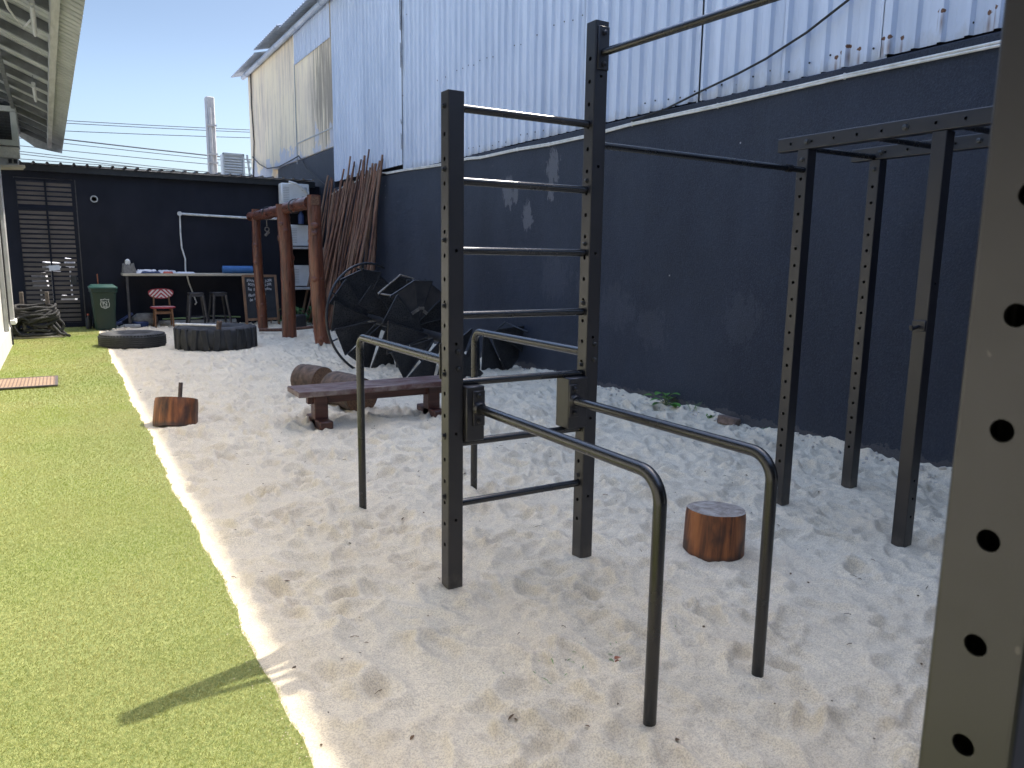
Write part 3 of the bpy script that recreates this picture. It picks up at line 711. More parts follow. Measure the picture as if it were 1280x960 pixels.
# woven bistro chair
ch = thing('bistro_chair', (1.87, 18.22, 0), 'teak bistro chair with red and white chevron weave under the counter', 'chair')
for s in (-1, 1):
    m = MB(); m.tube([(s*.185,-.18,0),(s*.165,-.165,.42)], [.016,.02], 8); m.build('leg', M['chair_wood'], ch, world=False)
    m = MB(); m.tube([(s*.185,.22,0),(s*.165,.16,.42),(s*.15,.20,.70)], [.016,.02,.015], 8); m.build('leg', M['chair_wood'], ch, world=False)
m = MB()
for y in (-.165, .165): m.box((0, y, .33), (.32, .022, .045))
for s in (-1, 1): m.box((s*.165, 0, .36), (.022, .34, .04))
m.build('stretcher', M['chair_wood'], ch, world=False)
m = MB(); n = 28
def sup(a, rx, ry, p=2.6):
    c_, s_ = math.cos(a), math.sin(a); return (rx*abs(c_)**(2/p)*(1 if c_>=0 else -1), ry*abs(s_)**(2/p)*(1 if s_>=0 else -1))
poly = [sup(2*PI*i/n, .235, .215) for i in range(n)]
m.prism(poly, lambda x,y: (x,y,.425), lambda x,y: (x,y,.462)); m.build('seat', M['weave'], ch, world=False)
m = MB(); m.tube([(x*1.01,y*1.01,.444) for x,y in poly+poly[:1]], .019, 8); m.build('seat_rim', M['weave_red'], ch, world=False)
m = MB(); back = [(lambda q: (q[0], q[1] if q[1] < 0 else q[1]*.55))(sup(2*PI*i/n, .245, .13, 2.3)) for i in range(n)]
fb = lambda dy: (lambda x, z: (x, .185+dy-.5*x*x*-1*.6, .765+z))
m.prism(back, fb(0), fb(.022)); m.build('backrest', M['weave'], ch, world=False)
m = MB(); m.tube([fb(.011)(x*1.01, z*1.01) for x, z in back+back[:1]], .013, 8); m.build('backrest_rim', M['weave_red'], ch, world=False)

# metal stools
st = thing('metal_stool', (2.56, 18.2, 0), 'gunmetal bar stool nearer the red and white chair', 'stool', 'metal stools under the counter')
m = MB(); m.box((0,0,.745), (.31,.31,.03), bev=.012); m.box((0,0,.70), (.29,.29,.06), bev=.006); m.build('seat', M['stool'], st, world=False)
for sx in (-1,1):
    for sy in (-1,1):
        m = MB(); a = Vector((sx*.205,sy*.205,0)); t_ = Vector((sx*.128,sy*.128,.70))
        m.tube([a,t_],[.022,.034],4); m.build('leg', M['stool'], st, world=False)
m = MB()
for sx,sy,ex,ey in ((-1,-1,1,-1),(1,-1,1,1),(1,1,-1,1),(-1,1,-1,-1)): m.tube([(sx*.182,sy*.182,.22),(ex*.182,ey*.182,.22)], .009, 6)
m.build('footrest', M['stool'], st, world=False)
s2 = copy_tree(st); s2.location = (3.06, 18.32, 0); s2['label'] = 'gunmetal bar stool next to the chalkboard'; s2.rotation_euler = (0,0,.12)

# chalkboard
cb = thing('chalkboard_sign', (3.88, 17.62, 0), 'wood framed chalkboard sign with white handwriting leaning behind the timber frame', 'chalkboard')
cb.rotation_euler = (R(-9), 0, R(3))
m = MB()
for (x0,z0,x1,z1,wd) in ((-.36,0,-.36,1.18,.055),(.36,0,.36,1.18,.055),(-.36,1.155,.36,1.155,.055),(-.36,.17,.36,.17,.055)):
    m.box(((x0+x1)/2,0,(z0+z1)/2), (abs(x1-x0)+(wd if x0==x1 else -.056), .035 if x0==x1 else .033, abs(z1-z0)+(0 if x0==x1 else wd)), bev=.004)
m.build('frame', M['chalk_frame'], cb, world=False)
m = MB(); m.box((0,.004,.66), (.67,.012,.94)); bd = m.build('board', M['chalkboard'], cb, world=False)
def text_mesh(s_, size):
    cu = bpy.data.curves.new('chalk_text', 'FONT'); cu.body = s_; cu.size = size; cu.extrude = .001; cu.shear = .15; cu.offset = .0015
    ob = bpy.data.objects.new('tmp', cu); C.objects.link(ob); dg = bpy.context.evaluated_depsgraph_get()
    me = bpy.data.meshes.new_from_object(ob.evaluated_get(dg)); bpy.data.objects.remove(ob); return me
for i, (s_, x, z, sz) in enumerate((("EVAN  FROM  3-20R", -.29, 1.02, .082), ("BOTH  SIDE  1-20R", -.27, .93, .082), ("Set  band  pl.colow", -.28, .83, .088), ("(Both  every  )", -.28, .70, .085), ("(as  fit  s 10 )", -.26, .60, .085))):
    m = MB(); me = text_mesh(s_, sz); vs = [(x+v.co.x*.78, -.0035-v.co.z, z+v.co.y+.012*math.sin(v.co.x*21+i)) for v in me.vertices]; m.add(vs, [tuple(p.vertices) for p in me.polygons]); m.build('writing', M['chalk'], bd, world=False, smooth=False)
m = MB(); m.tube([(-.3,.02,1.1),(-.28,.42,-.06)], .016, 4); m.tube([(.3,.02,1.1),(.28,.42,-.06)], .016, 4); m.build('rear_leg', M['chalk_frame'], cb, world=False)

# clutter under the counter
m = MB(); m.lathe([(.0,.0),(.22,.0),(.25,.05),(.24,.16),(.15,.24),(.0,.25)], (0,0,0), 18, Matrix.Diagonal((1.1,.7,1)))
o = m.build('storage_case', M['grey_cloth']); o.location = (1.53,18.55,.06); tag(o, 'rounded grey bag on the ground under the counter between bin and chair', 'bag')
m = MB(); m.box((1.42,18.42,.07), (.28,.22,.12), Euler((0,0,.3)), .02); tag(m.build('tool_box', M['blue_cloth']), 'small dark blue box lying in front of the grey bag', 'box')
m = MB(); m.box((1.10,18.4,.20), (.42,.10,.05), Euler((0,R(-32),.1)), .01); m.box((.96,18.38,.10), (.2,.26,.05), Euler((0,R(-20),0)), .012); tag(m.build('dustpan', M['blue_cloth']), 'dark blue dustpan propped between the bin and the counter leg', 'dustpan')
m = MB(); m.box((1.25,18.28,.05), (.32,.16,.07), Euler((0,0,-.1)), .015); tag(m.build('concrete_block', M['concrete']), 'pale concrete block lying on the sand behind the flat tyre', 'block')
cable('garden_hose', [(1.9,18.75,.14),(2.3,18.7,.16),(2.6,18.65,.15),(2.9,18.66,.2),(3.3,18.7,.17),(3.6,18.75,.15)], .018, M['hose'], 'yellow-green hose lying along the foot of the back wall', 'hose')
m = MB(); m.box((2.4,18.72,.06), (2.2,.12,.1), bev=.02); tag(m.build('kerb', M['concrete']), 'low kerb along the foot of the black back wall', 'kerb')

# ------------------------------------------------------------------ tyres
def tyre(name, x, y, r, h, ri, lugs, label, mat):
    t = thing(name, (x, y, 0), label, 'tyre'); z0 = sand_h(x, y-r)-.03
    m = MB(); k = .10*h
    prof = [(ri, z0+h*.22),(ri+.02, z0+h*.10),(ri+(r-ri)*.45, z0+.0),(r-.05, z0+h*.06),(r-.012, z0+h*.16),(r, z0+h*.3),(r+.004, z0+h*.5),(r, z0+h*.7),(r-.012, z0+h*.84),(r-.05, z0+h*.94),(ri+(r-ri)*.45, z0+h),(ri+.02, z0+h*.90),(ri, z0+h*.78),(ri+.03, z0+h*.7),(r-.06, z0+h*.62),(r-.06, z0+h*.38),(ri+.03, z0+h*.3)]
    m.lathe(prof, (x,y,0), 56, closed=True)
    m.build('carcass', mat, t, ang=50)
    tr = MB()
    if lugs:
        n = 22
        for i in range(n):
            a = 2*PI*i/n; Mx = Matrix.Rotation(a+.02*math.sin(i*3),3,'Z') @ Matrix.Rotation(R(7 if i%2 else -6),3,'X')
            tr.box((x+math.cos(a)*(r-.012), y+math.sin(a)*(r-.012), z0+h*.5), (.07,.115,h*.90), Mx, .028)
    else:
        for k_ in range(5):
            z = z0+h*(.25+.125*k_); tr.lathe([(r-.01,z-.012),(r+.012,z-.010),(r+.012,z+.010),(r-.01,z+.012)], (x,y,0), 56, closed=True)
        n = 60
        for i in range(n):
            a = 2*PI*i/n
            for zz in (.12,.88): tr.box((x+math.cos(a)*(r-.022), y+math.sin(a)*(r-.022), z0+h*zz), (.03,.032,h*.09), Matrix.Rotation(a,3,'Z'), .004)
    tr.build('tread', M['rubber'], t)
    return t
tyre('truck_tyre', 1.0, 14.78, .53, .27, .27, False, 'flat black road tyre lying on the sand by the green bin', M['rubber_dust'])
tyre('tractor_tyre', 2.27, 14.02, .66, .42, .36, True, 'big lugged tractor tyre lying on the sand with a sledgehammer on it', M['rubber'])
sg = thing('sledgehammer', (1.9, 13.5, .42), 'sledgehammer with long pale handle resting on the big tractor tyre', 'sledgehammer')
m = MB(); m.tube([(1.60,13.86,.435),(2.20,13.44,.425)], .019, 8); m.build('handle', M['cable_white'], sg)
m = MB(); m.box((2.22,13.42,.40), (.07,.075,.21), Euler((R(8),R(6),.6)), .012); m.build('head', M['bark'], sg)

# ------------------------------------------------------------------ battle ropes on a rack
rk = thing('rope_rack', (-.48, 16.8, 0), 'black post rack on a pale board beside the white wall', 'rack')
m = MB(); m.box((-.44,16.85,.03), (.86,.55,.035), Euler((0,0,.03)), .006); m.build('base_board', M['counter'], rk)
for x in (-.68, -.27):
    m = MB(); m.box((x,16.98,.44), (.065,.05,.84), bev=.006); m.build('post', M['slat'], rk)
for x in (-.66, -.22):
    m = MB(); m.box((x,16.7,.24), (.06,.05,.42), bev=.006); m.build('short_post', M['stool'], rk)
m = MB(); m.box((-.46,16.72,.40), (.68,.06,.04), bev=.004); m.build('crossbar', M['stool'], rk)
rp = thing('battle_rope', (-.46, 16.85, .05), 'thick black battle ropes heaped in coils over the rack', 'rope')
def coil(cx, cy, cz, rx, ry, tilt, rz, turns, r=.026, jit=.03):
    pts = []; n = 22*turns
    for i in range(n+1):
        a = 2*PI*i/22; k = i/n
        p = Vector(((rx+jit*math.sin(a*1.7+k*9))*math.cos(a), (ry+jit*math.cos(a*2.3+k*5))*math.sin(a), (k-.5)*.06*turns+.02*math.sin(a*3+k*7)))
        p = Euler((tilt,0,rz)).to_matrix() @ p; p += Vector((cx,cy,cz)); p.z = max(p.z, .075); pts.append(p)
    return pts
m = MB()
m.tube(coil(-.47,16.82,.50,.30,.20,R(12),.1,4), .027, 7); m.tube(coil(-.45,16.80,.40,.33,.22,R(20),-.2,4), .027, 7)
m.build('upper_coil', M['rope'], rp)
m = MB(); m.tube(coil(-.68,16.62,.22,.17,.17,R(86),.4,3), .027, 7); m.tube(coil(-.42,16.76,.20,.36,.22,R(70),.05,4), .027, 7); m.tube(coil(-.5,16.82,.12,.33,.22,R(6),0,2), .027, 7); m.build('lower_coil', M['rope'], rp)
m = MB(); m.tube([(-.25,16.75,.42),(-.16,16.70,.28),(-.08,16.66,.15),(.0,16.62,.06),(.05,16.55,.045)], .028, 8); m.tube([(-.30,16.72,.38),(-.2,16.66,.22),(-.1,16.6,.09),(-.02,16.56,.06)], .028, 8); m.tube([(-.6,16.6,.30),(-.45,16.55,.36),(-.3,16.58,.44),(-.2,16.66,.52)], .027, 8); m.build('rope_end', M['rope'], rp)
# doormat
dm = thing('doormat', (-.45, 10.85, .018), 'brown ribbed doormat lying on the grass strip', 'doormat')
m = MB(); m.box((-.47,10.80,.032), (.62,.74,.012), Euler((0,0,-.02))); m.build('pile', M['doormat'], dm)
m = MB()
for (x,y,a,c_) in ((-.147,10.80,.03,.80),(-.793,10.80,.03,.80)): m.box((x,y,.033), (a,c_,.016))
for y in (10.415,11.185): m.box((-.47,y,.033), (.615,.03,.0155))
m.build('binding', M['mat_edge'], dm)

# ------------------------------------------------------------------ left: white building with overhanging roof
lb = thing('white_building', (-1.2, 8, 0), 'white painted building with ribbed overhanging roof along the left of the grass', 'building')
XL = -.86
m = MB(); m.box((XL-.1, 7.2, 1.9), (.2, 20.2, 3.8)); m.box((XL+.02, 6.6, .15), (.06, 18.0, .34), bev=.01); m.box((XL-.6, 21.2, 3.4), (1.3, .12, 1.5)); m.build('wall', M['white_wall'], lb)
for (y, wd) in ((16.35,.34),(14.6,.10)):
    m = MB(); m.box((XL+.035, y, 1.88), (.06, wd, 3.1), bev=.008); m.build('pilaster', M['grey_trim'], lb)
m = MB(); m.box((XL+.05, 16.3, .36), (.10, .5, .08), bev=.01); m.build('sill', M['white_wall'], lb)
m = MB(); m.tube([(XL+.04,15.3,2.6),(XL+.04,15.3,.42),(XL+.07,15.2,.34),(XL+.07,15.2,.05)], .014, 8); m.build('downpipe', M['cable_black'], lb)
# roof: eave line slightly out of parallel with the wall as in the yard
SL = .44
ex = lambda y: .385-.0124*(y-8.75)
def roof_z(x, y): return 4.0 + (ex(y)-x)*SL
pp = []; y = -2.0
while y < 21.5: pp += [(y,0),(y+.06,0),(y+.075,.026),(y+.105,.026),(y+.12,0)]; y += .17
pp = [q for q in pp if q[0] < 21.5]
m = MB(); 
for off in (0, -.01): m.extrude_profile(pp, 0, lambda u,w,k: (ex(u) if k==0 else -3.4, u, roof_z(ex(u) if k==0 else -3.4, u)+w+off))
m.extrude_profile(pp, 0, lambda u,w,k: (ex(u), u, 4.0+w-(.01 if k==0 else 0)))
m.build('roof_sheet', M['roof_under'], lb)
m = MB(); bx_ = lambda y: .135-.0140*(y-8.72)
def prism_y(mb, x0, y0, x1, y1, wd, z0, z1, dz=0): mb.add([(x0-wd/2,y0,z0),(x0+wd/2,y0,z0),(x0+wd/2,y0,z1),(x0-wd/2,y0,z1),(x1-wd/2,y1,z0+dz),(x1+wd/2,y1,z0+dz),(x1+wd/2,y1,z1+dz),(x1-wd/2,y1,z1+dz)], [(0,1,2,3),(7,6,5,4),(0,4,5,1),(1,5,6,2),(2,6,7,3),(3,7,4,0)])
prism_y(m, bx_(-2), -2, bx_(20.6), 20.6, .075, 3.93, 4.085); m.build('fascia_beam', M['beam_white'], lb)
m = MB(); 
for y in np.arange(.2, 20.6, .92):
    x0 = bx_(y)-.04; x1 = -3.2
    for zz, wd in ((0,.05),):
        m.add([(x0,y-.03,roof_z(x0,y)-.12),(x0,y+.03,roof_z(x0,y)-.12),(x0,y+.03,roof_z(x0,y)-.014),(x0,y-.03,roof_z(x0,y)-.014),(x1,y-.03,roof_z(x1,y)-.12),(x1,y+.03,roof_z(x1,y)-.12),(x1,y+.03,roof_z(x1,y)-.014),(x1,y-.03,roof_z(x1,y)-.014)], [(0,1,2,3),(7,6,5,4),(0,4,5,1),(1,5,6,2),(2,6,7,3),(3,7,4,0)])
m.build('rafter', M['roof_steel'], lb)
m = MB()
for x in (-.38, -.62): prism_y(m, x, -2, x-.2, 20.5, .05, roof_z(x,8)-.22, roof_z(x,8)-.13, .06)
m.build('purlin', M['roof_steel'], lb)
m = MB(); m.add([(ex(20.8)-.02,20.75,4.0),(ex(20.8)-.02,20.8,4.0),(-1.2,20.8,roof_z(-1.2,20.8)-.02),(-1.2,20.75,roof_z(-1.2,20.8)-.02),(ex(20.8)-.02,20.75,3.86),(ex(20.8)-.02,20.8,3.86),(-.3,20.8,3.95),(-.3,20.75,3.95)], [(0,1,5,4),(4,5,6,7),(0,4,7,3),(1,2,6,5),(2,3,7,6),(0,3,2,1)]); m.build('barge_board', M['beam_white'], lb)
def tubelight(y0, y1, x, z, lab):
    t = thing('tube_light', (x, (y0+y1)/2, z), lab, 'lamp', 'tube lights under the eave')
    m = MB(); m.box((x,(y0+y1)/2,z+.03), (.05,y1-y0,.04), bev=.006); m.build('batten', M['beam_white'], t)
    m = MB(); m.tube([(x,y0+.03,z-.005),(x,y1-.03,z-.005)], .016, 8); m.build('tube', M['white_plastic'], t)
    m = MB(); 
    for y in (y0+.1, y1-.1): m.tube([(x,y,z+.04),(x,y,z+.16)], .005, 5)
    m.build('hanger', M['roof_steel'], t)
tubelight(8.95, 10.15, -.06, 3.93, 'nearer white tube light hanging under the ribbed eave')
tubelight(13.1, 14.4, -.15, 3.93, 'farther white tube light hanging under the ribbed eave')
cable('eave_cable', [(-.35,7.4,4.08),(-.33,8.2,4.0),(-.26,9.2,3.93),(-.16,9.9,3.93),(-.08,9.7,3.98)], .012, M['cable_white'], 'white cable drooping under the eave towards the nearer tube light')
# weathered window-type air conditioner housing on brackets
ac = thing('window_air_conditioner', (-.85, 17.1, 3.2), 'weathered cream air conditioner box with dark grille high on the left wall', 'air conditioner')
m = MB(); 
x0, x1 = -1.35, -.50
for (xa, xb, za, zb) in ((x0,x1,4.12,4.22),(x0,x1,3.52,3.62),(x1-.10,x1,3.62,4.12),(x0,x0+.1,3.62,4.12)): m.box(((xa+xb)/2,17.0,(za+zb)/2), (xb-xa,.10,zb-za), bev=.008)
m.box(((x0+x1)/2,17.35,3.87), (x1-x0-.01,.6,.68)); m.build('casing', M['roof_under'], ac)
m = MB(); m.box(((x0+x1)/2,17.02,3.87), (x1-x0-.2,.04,.5)); 
for z in np.arange(3.66,4.1,.05): m.box(((x0+x1)/2,16.99,z), (x1-x0-.21,.02,.012))
m.build('grille', M['dark_plastic'], ac)
m = MB(); m.box((-.92,17.02,3.41), (.84,.14,.20), Euler((R(14),0,0)), .01); m.box((-.92,17.1,3.24), (.78,.16,.15), bev=.008); m.build('panel', M['beam_white'], ac)
for x in (-.66,-.58): 
    m = MB(); m.box((x,17.01,3.25), (.055,.03,.075)); m.build('vent_slot', M['dark_plastic'], ac)
m = MB(); m.box((-.9,17.0,3.12), (.9,.5,.05), Euler((0,R(-4),.1)), .006); m.build('shelf', M['counter'], ac)

# ------------------------------------------------------------------ sky side: pole, wires, louvred cabinet
m = MB(); m.box((5.03,30,3.6), (.30,.30,7.2), bev=.03); m.mi = 1; m.box((4.99,29.83,3.2), (.10,.06,7.2), bev=.01)
for z in (6.2,5.2,4.9): m.box((5.03,29.80,z), (.34,.05,.06))
tag(m.build('utility_pole', [M['concrete'], M['grey_trim']]), 'pale square concrete utility pole standing beyond the shed roof', 'utility pole')
Wz = (((5.96,6.21),),((5.88,6.13),),((5.63,5.93),),((5.36,5.15),),((5.23,5.04),),((5.0,4.86),),((4.80,4.55),),((4.72,4.47),),((4.62,4.62),))
for i, (zz,) in enumerate(Wz):
    z0, z1 = zz; y = 30.2+i*.02; pts = []
    for k in range(17):
        u = k/16; x = -14+u*34; l = (x-.45)/(5.8); z = z0+(z1-z0)*l
        pts.append((x, y, z+.0016*(x-3)**2-.012))
    m = MB(); m.tube(pts, .012 if i != 3 else .022, 5)
    tag(m.build('power_line', M['wire_blue']), 'thin dark overhead wire crossing the sky above the black shed', 'power line', 'overhead wires above the shed')
lc = thing('louvred_cabinet', (4.62, 24, 3.4), 'pale louvred metal cabinet standing behind the shed roof beside the cream wall', 'cabinet')
m = MB(); m.box((4.62,24.2,4.05), (.62,.3,.95)); m.box((4.33,24.0,4.05), (.05,.06,1.0)); m.box((4.90,24.0,4.05), (.05,.06,1.0)); m.box((4.62,24.0,4.54), (.6,.06,.05)); m.build('casing', M['white_plastic'], lc)
m = MB()
for z in np.arange(3.6,4.5,.075): m.box((4.615,24.03,z), (.50,.03,.05), Euler((R(-35),0,0)))
m.build('louvre', M['white_plastic'], lc)
m = MB(); m.box((5.06,24.0,4.05), (.05,.05,1.0), Euler((0,R(-6),0)))
for z in (3.75,3.95,4.15,4.35): m.box((5.06,23.96,z), (.07,.02,.05))
m.build('bracket', M['white_plastic'], lc)
m = MB(); m.box((4.7,24.3,1.75), (1.1,.9,3.5)); tag(m.build('roof_plinth', M['black_paint']), 'dark block under the louvred cabinet behind the shed', 'plinth')

# ------------------------------------------------------------------ outdoor AC units on shelves at the back wall
def ac_unit(z, x, label):
    t = thing('outdoor_ac_unit', (x, 18.5, z), label, 'air conditioner', 'outdoor units stacked at the rear corner')
    m = MB(); m.box((0,.10,.27), (.66,.30,.50), bev=.02); m.build('casing', M['white_plastic'], t, world=False)
    m = MB()
    for k in range(9): m.box((-.22,-.053,.10+k*.04), (.14,.008,.012))
    m.build('vent_slot', M['grey_trim'], t, world=False)
    m = MB(); m.box((.21,-.054,.40), (.12,.01,.08)); m.box((.20,-.054,.18), (.11,.006,.1)); m.build('label_plate', M['grey_trim'], t, world=False)
    m = MB(); m.box((.30,-.06,.27), (.045,.03,.16), bev=.006); m.build('valve_cover', M['white_plastic'], t, world=False)
    return t
for (z, x, lab) in ((2.78,4.93,'topmost outdoor air conditioner unit, just above the timber beam'),(1.82,5.08,'middle outdoor air conditioner unit seen between the timber posts'),(.86,5.10,'lowest outdoor air conditioner unit seen between the timber posts')):
    ac_unit(z, x, lab)
    s_ = thing('wall_shelf', (x, 18.6, z-.06), {2.78:'topmost grey shelf under the highest outdoor unit',1.82:'middle grey shelf under the second outdoor unit',.86:'lowest grey shelf under the bottom outdoor unit'}[z], 'shelf', 'shelves under the outdoor units')
    m = MB(); m.box((x+.05,18.50,z-.03), (.95,.72,.05), Euler((R(0),R(0),0)), .006); m.build('board', M['concrete'], s_)
    for q in (-.3,.35):
        m = MB(); m.add([(x+q-.015,18.86,z-.4),(x+q+.015,18.86,z-.4),(x+q+.015,18.86,z-.056),(x+q-.015,18.86,z-.056),(x+q-.015,18.3,z-.056),(x+q+.015,18.3,z-.056)], [(0,1,2,3),(3,2,5,4),(0,4,5,1),(0,3,4),(1,5,2)]); m.build('bracket', M['stool'], s_)
m = MB(); m.lathe([(0,0),(.07,0),(.07,.2),(.03,.26),(.03,.3),(0,.3)], (5.0,18.3,2.36), 14); tag(m.build('spray_bottle', M['blue_cloth']), 'dark blue bottle standing on top of the middle outdoor unit', 'bottle')
cable('refrigerant_pipe', [(4.75,18.35,3.32),(4.9,18.3,3.28),(5.15,18.4,3.15),(5.3,18.5,2.95),(5.33,18.55,2.2),(5.35,18.55,1.2)], .03, M['cable_white'], 'white insulated pipe running down beside the outdoor units', 'pipe')

# ------------------------------------------------------------------ timber frame of three posts and a beam
tf = thing('timber_frame', (3.78, 15, 0), 'rustic frame of three thick reddish tree-trunk posts carrying a round beam', 'timber frame')
def trunk(p0, p1, r0, r1, n=16, wob=.02, seed=1, amp=1):
    g = np.random.default_rng(seed); k = 22; pts = []; rs = []; p0 = Vector(p0); p1 = Vector(p1); ph = g.uniform(0,6,4)
    for i in range(k):
        u = i/(k-1); p = p0.lerp(p1, u); off = Vector((math.sin(u*5+ph[0]), math.sin(u*4.1+ph[1]), math.sin(u*4.6+ph[2])))*wob
        d = (p1-p0).normalized(); off -= d*off.dot(d); pts.append(p+off); rs.append((r0+(r1-r0)*u)*(1+amp*(.035*math.sin(u*17+ph[3])+g.normal(0,.014))))
    return pts, rs
def knots(mb, pts, rs, n, seed):
    g = np.random.default_rng(seed)
    for _ in range(n):
        i = int(g.integers(2, len(pts)-2)); p = pts[i]; d = (pts[i+1]-pts[i]).normalized(); a = Vector(g.normal(0,1,3)); a -= d*a.dot(d); a.normalize()
        q = p + a*rs[i]*.86; Mx = a.to_track_quat('Z','Y').to_matrix(); s_ = rs[i]*g.uniform(.28,.45)
        mb.lathe([(s_*1.6,-.01),(s_*1.15,s_*.35),(s_*.7,s_*.62),(s_*.3,s_*.66),(0,s_*.6)], q, 10, Mx)
for k, (p0, p1, r0, r1) in enumerate((((3.73,17.05,-.1),(3.70,17.1,2.58),.11,.09),((3.80,14.93,-.1),(3.74,14.95,2.58),.138,.12),((3.93,13.2,-.1),(3.83,13.25,2.64),.145,.112))):
    m = MB(); pts, rs = trunk(p0, p1, r0, r1, seed=20+k); m.tube(pts, rs, 18); knots(m, pts, rs, 9, 40+k); m.build('post', M['wood_red'], tf, ang=60)
m = MB(); pts, rs = trunk((3.69,17.45,2.46),(3.83,13.32,2.50), .10, .115, seed=31, wob=.025); m.tube(pts, rs, 16); knots(m, pts, rs, 6, 51); m.build('beam', M['wood_red_h'], tf, ang=60)
m = MB(); m.lathe([(.10,0),(.10,.02),(0,.02)], (3.83,13.115,2.54), 4, Matrix.Rotation(PI/2,3,'X') @ Matrix.Rotation(PI/4,3,'Z')); m.build('beam_end', M['endgrain'], tf)
for (y, z) in ((16.2,2.47),(14.1,2.50)):
    m = MB(); 
    for dy in (0,.035): m.lathe([(.122,-.012),(.134,0),(.122,.012),(.118,0)], (3.76,y+dy,z), 16, Matrix.Rotation(PI/2,3,'X') @ Matrix.Rotation(.15,3,'X'), closed=True)
    m.build('rope_lashing', M['cable_black'], tf)
for (y, lab) in ((16.3,'small rusty hook block hanging from the far end of the timber beam'),(15.15,'dark carabiner hanging from the timber beam beside the middle post')):
    m = MB(); m.tube([(3.74,y,2.40),(3.74,y,2.2)], .008, 6); m.lathe([(.035,-.01),(.05,-.01),(.05,.01),(.035,.01)], (3.74,y,2.14), 12, Matrix.Rotation(PI/2,3,'X'), closed=True); m.box((3.74,y,2.05), (.05,.03,.12), Euler((0,R(45),0)), .008)
    tag(m.build('hanging_hook', M['nosing']), lab, 'hook')
m = MB(); pts, rs = trunk((3.42,15.95,.09),(4.75,15.65,.13), .035, .03, wob=.02, seed=5); m.tube(pts, rs, 8); tag(m.build('branch', M['pole_wood']), 'thin reddish branch lying across the foot of the timber posts', 'branch')
m = MB(); m.box((4.45,16.9,.16), (.34,.3,.3), Euler((0,0,.3)), .03); tag(m.build('black_crate', M['dark_plastic']), 'small black crate on the ground behind the middle timber post', 'crate')

# leaning wooden poles
g = np.random.default_rng(11)
for i in range(62):
    u = i/61
    yt = 17.9-3.45*u+g.normal(0,.07); zt_ = 3.05+.42*u+g.normal(0,.17)
    if i % 7 == 0: zt_ += .2
    yb = yt+(.50 if i < 36 else .26)+g.normal(0,.16); xb = 5.08+g.normal(0,.12)
    p0 = Vector((xb, yb, 0)); p1 = Vector((XW-.05+g.uniform(-.05,.01), yt, zt_)); k = 14; pts = []; rs = []; ph = g.uniform(0,6,3); r0 = g.uniform(.022,.036)
    for q in range(k):
        v = q/(k-1); p = p0.lerp(p1, v); p += Vector((.010*math.sin(v*7+ph[0]), .03*math.sin(v*6+ph[1])+.014*math.sin(v*15+ph[2])+g.normal(0,.004), 0)); pts.append(p-p0); rs.append(r0*(1-.38*v)*(1+g.normal(0,.05)))
    m = MB(); m.tube(pts, rs, 7); o = m.build('wooden_pole', M['pole_wood'], None); o.location = p0
    tag(o, 'thin bare reddish-brown wooden pole leaning upright against the charcoal wall', 'pole', 'wooden poles leaning against the wall')

# fern behind the frame and weeds at the wall foot
def leafblade(mb, base, d, L, W, droop, n=5):
    d = Vector(d).normalized(); side = d.cross(Vector((0,0,1)))
    if side.length < .05: side = Vector((1,0,0))
    side.normalize(); vs = []; fs = []; p = Vector(base); dirn = d.copy(); seg = L/n
    for i in range(n+1):
        u = i/n; w_ = W*math.sin(PI*min(max(u*.94+.04,0),1))**.8; up = side.cross(dirn).normalized()
        vs += [p-side*w_+up*w_*.25, p, p+side*w_+up*w_*.25]; dirn = (dirn+Vector((0,0,-droop/n))).normalized(); p = p+dirn*seg
    for i in range(n):
        o_ = i*3; fs += [(o_,o_+1,o_+4,o_+3),(o_+1,o_+2,o_+5,o_+4)]
    mb.add(vs, fs)
fe = thing('fern', (4.65, 17.5, 0), 'dark green leafy plant growing under the lowest outdoor unit behind the timber posts', 'plant')
m = MB(); s_ = MB()
for i in range(26):
    a = g.uniform(0,2*PI); el = g.uniform(.4,1.3); d = Vector((math.cos(a)*math.cos(el), math.sin(a)*math.cos(el), math.sin(el))); L = g.uniform(.3,.62); pts = [Vector((4.65,17.5,.05))+d*L*k/4+Vector((0,0,-.18*(k/4)**2)) for k in range(5)]
    s_.tube(pts, .006, 5)
    for k in range(2, 5):
        for q in range(3): leafblade(m, pts[k], (g.normal(),g.normal(),g.normal()*.5+.1), g.uniform(.10,.18), g.uniform(.025,.045), .5, 3)
m.build('foliage', M['fern'], fe, recalc=False); s_.build('stem', M['stem'], fe)
we = thing('weed', (5.52, 6.0, 0), 'small broad-leaved green weed sprouting at the foot of the charcoal wall', 'plant')
m = MB(); s_ = MB(); zb = sand_h(5.52,6.0)
for i in range(12):
    a = i*2.4+g.normal(0,.3); el = g.uniform(.35,1.25); L = g.uniform(.08,.20); d = Vector((math.cos(a)*math.cos(el), math.sin(a)*math.cos(el), math.sin(el)))
    b0 = Vector((5.52,6.0,zb)); p = b0+d*L; s_.tube([b0, b0.lerp(p,.5)+Vector((0,0,.01)), p], .0035, 5)
    leafblade(m, p-d*.02, Vector((d.x,d.y,.15)), g.uniform(.10,.15), g.uniform(.036,.05), .6, 6)
m.build('foliage', M['leaf'], we, recalc=False); s_.build('stem', M['stem'], we)
def sprig(name, x, y, n, h, label, wide):
    t = thing(name, (x,y,0), label, 'plant'); m = MB(); zb = sand_h(x,y)-.01
    for i in range(n):
        a = g.uniform(0,2*PI); leafblade(m, (x+g.normal(0,.02),y+g.normal(0,.02),zb), (math.cos(a)*.5,math.sin(a)*.5,1.0), h*g.uniform(.6,1.1), wide, .5, 5)
    m.build('blades', M['leaf'], t, recalc=False)
sprig('grass_tuft', 5.56, 5.62, 12, .15, 'wispy thin grass tuft by the wall between the weed and the brick', .003)
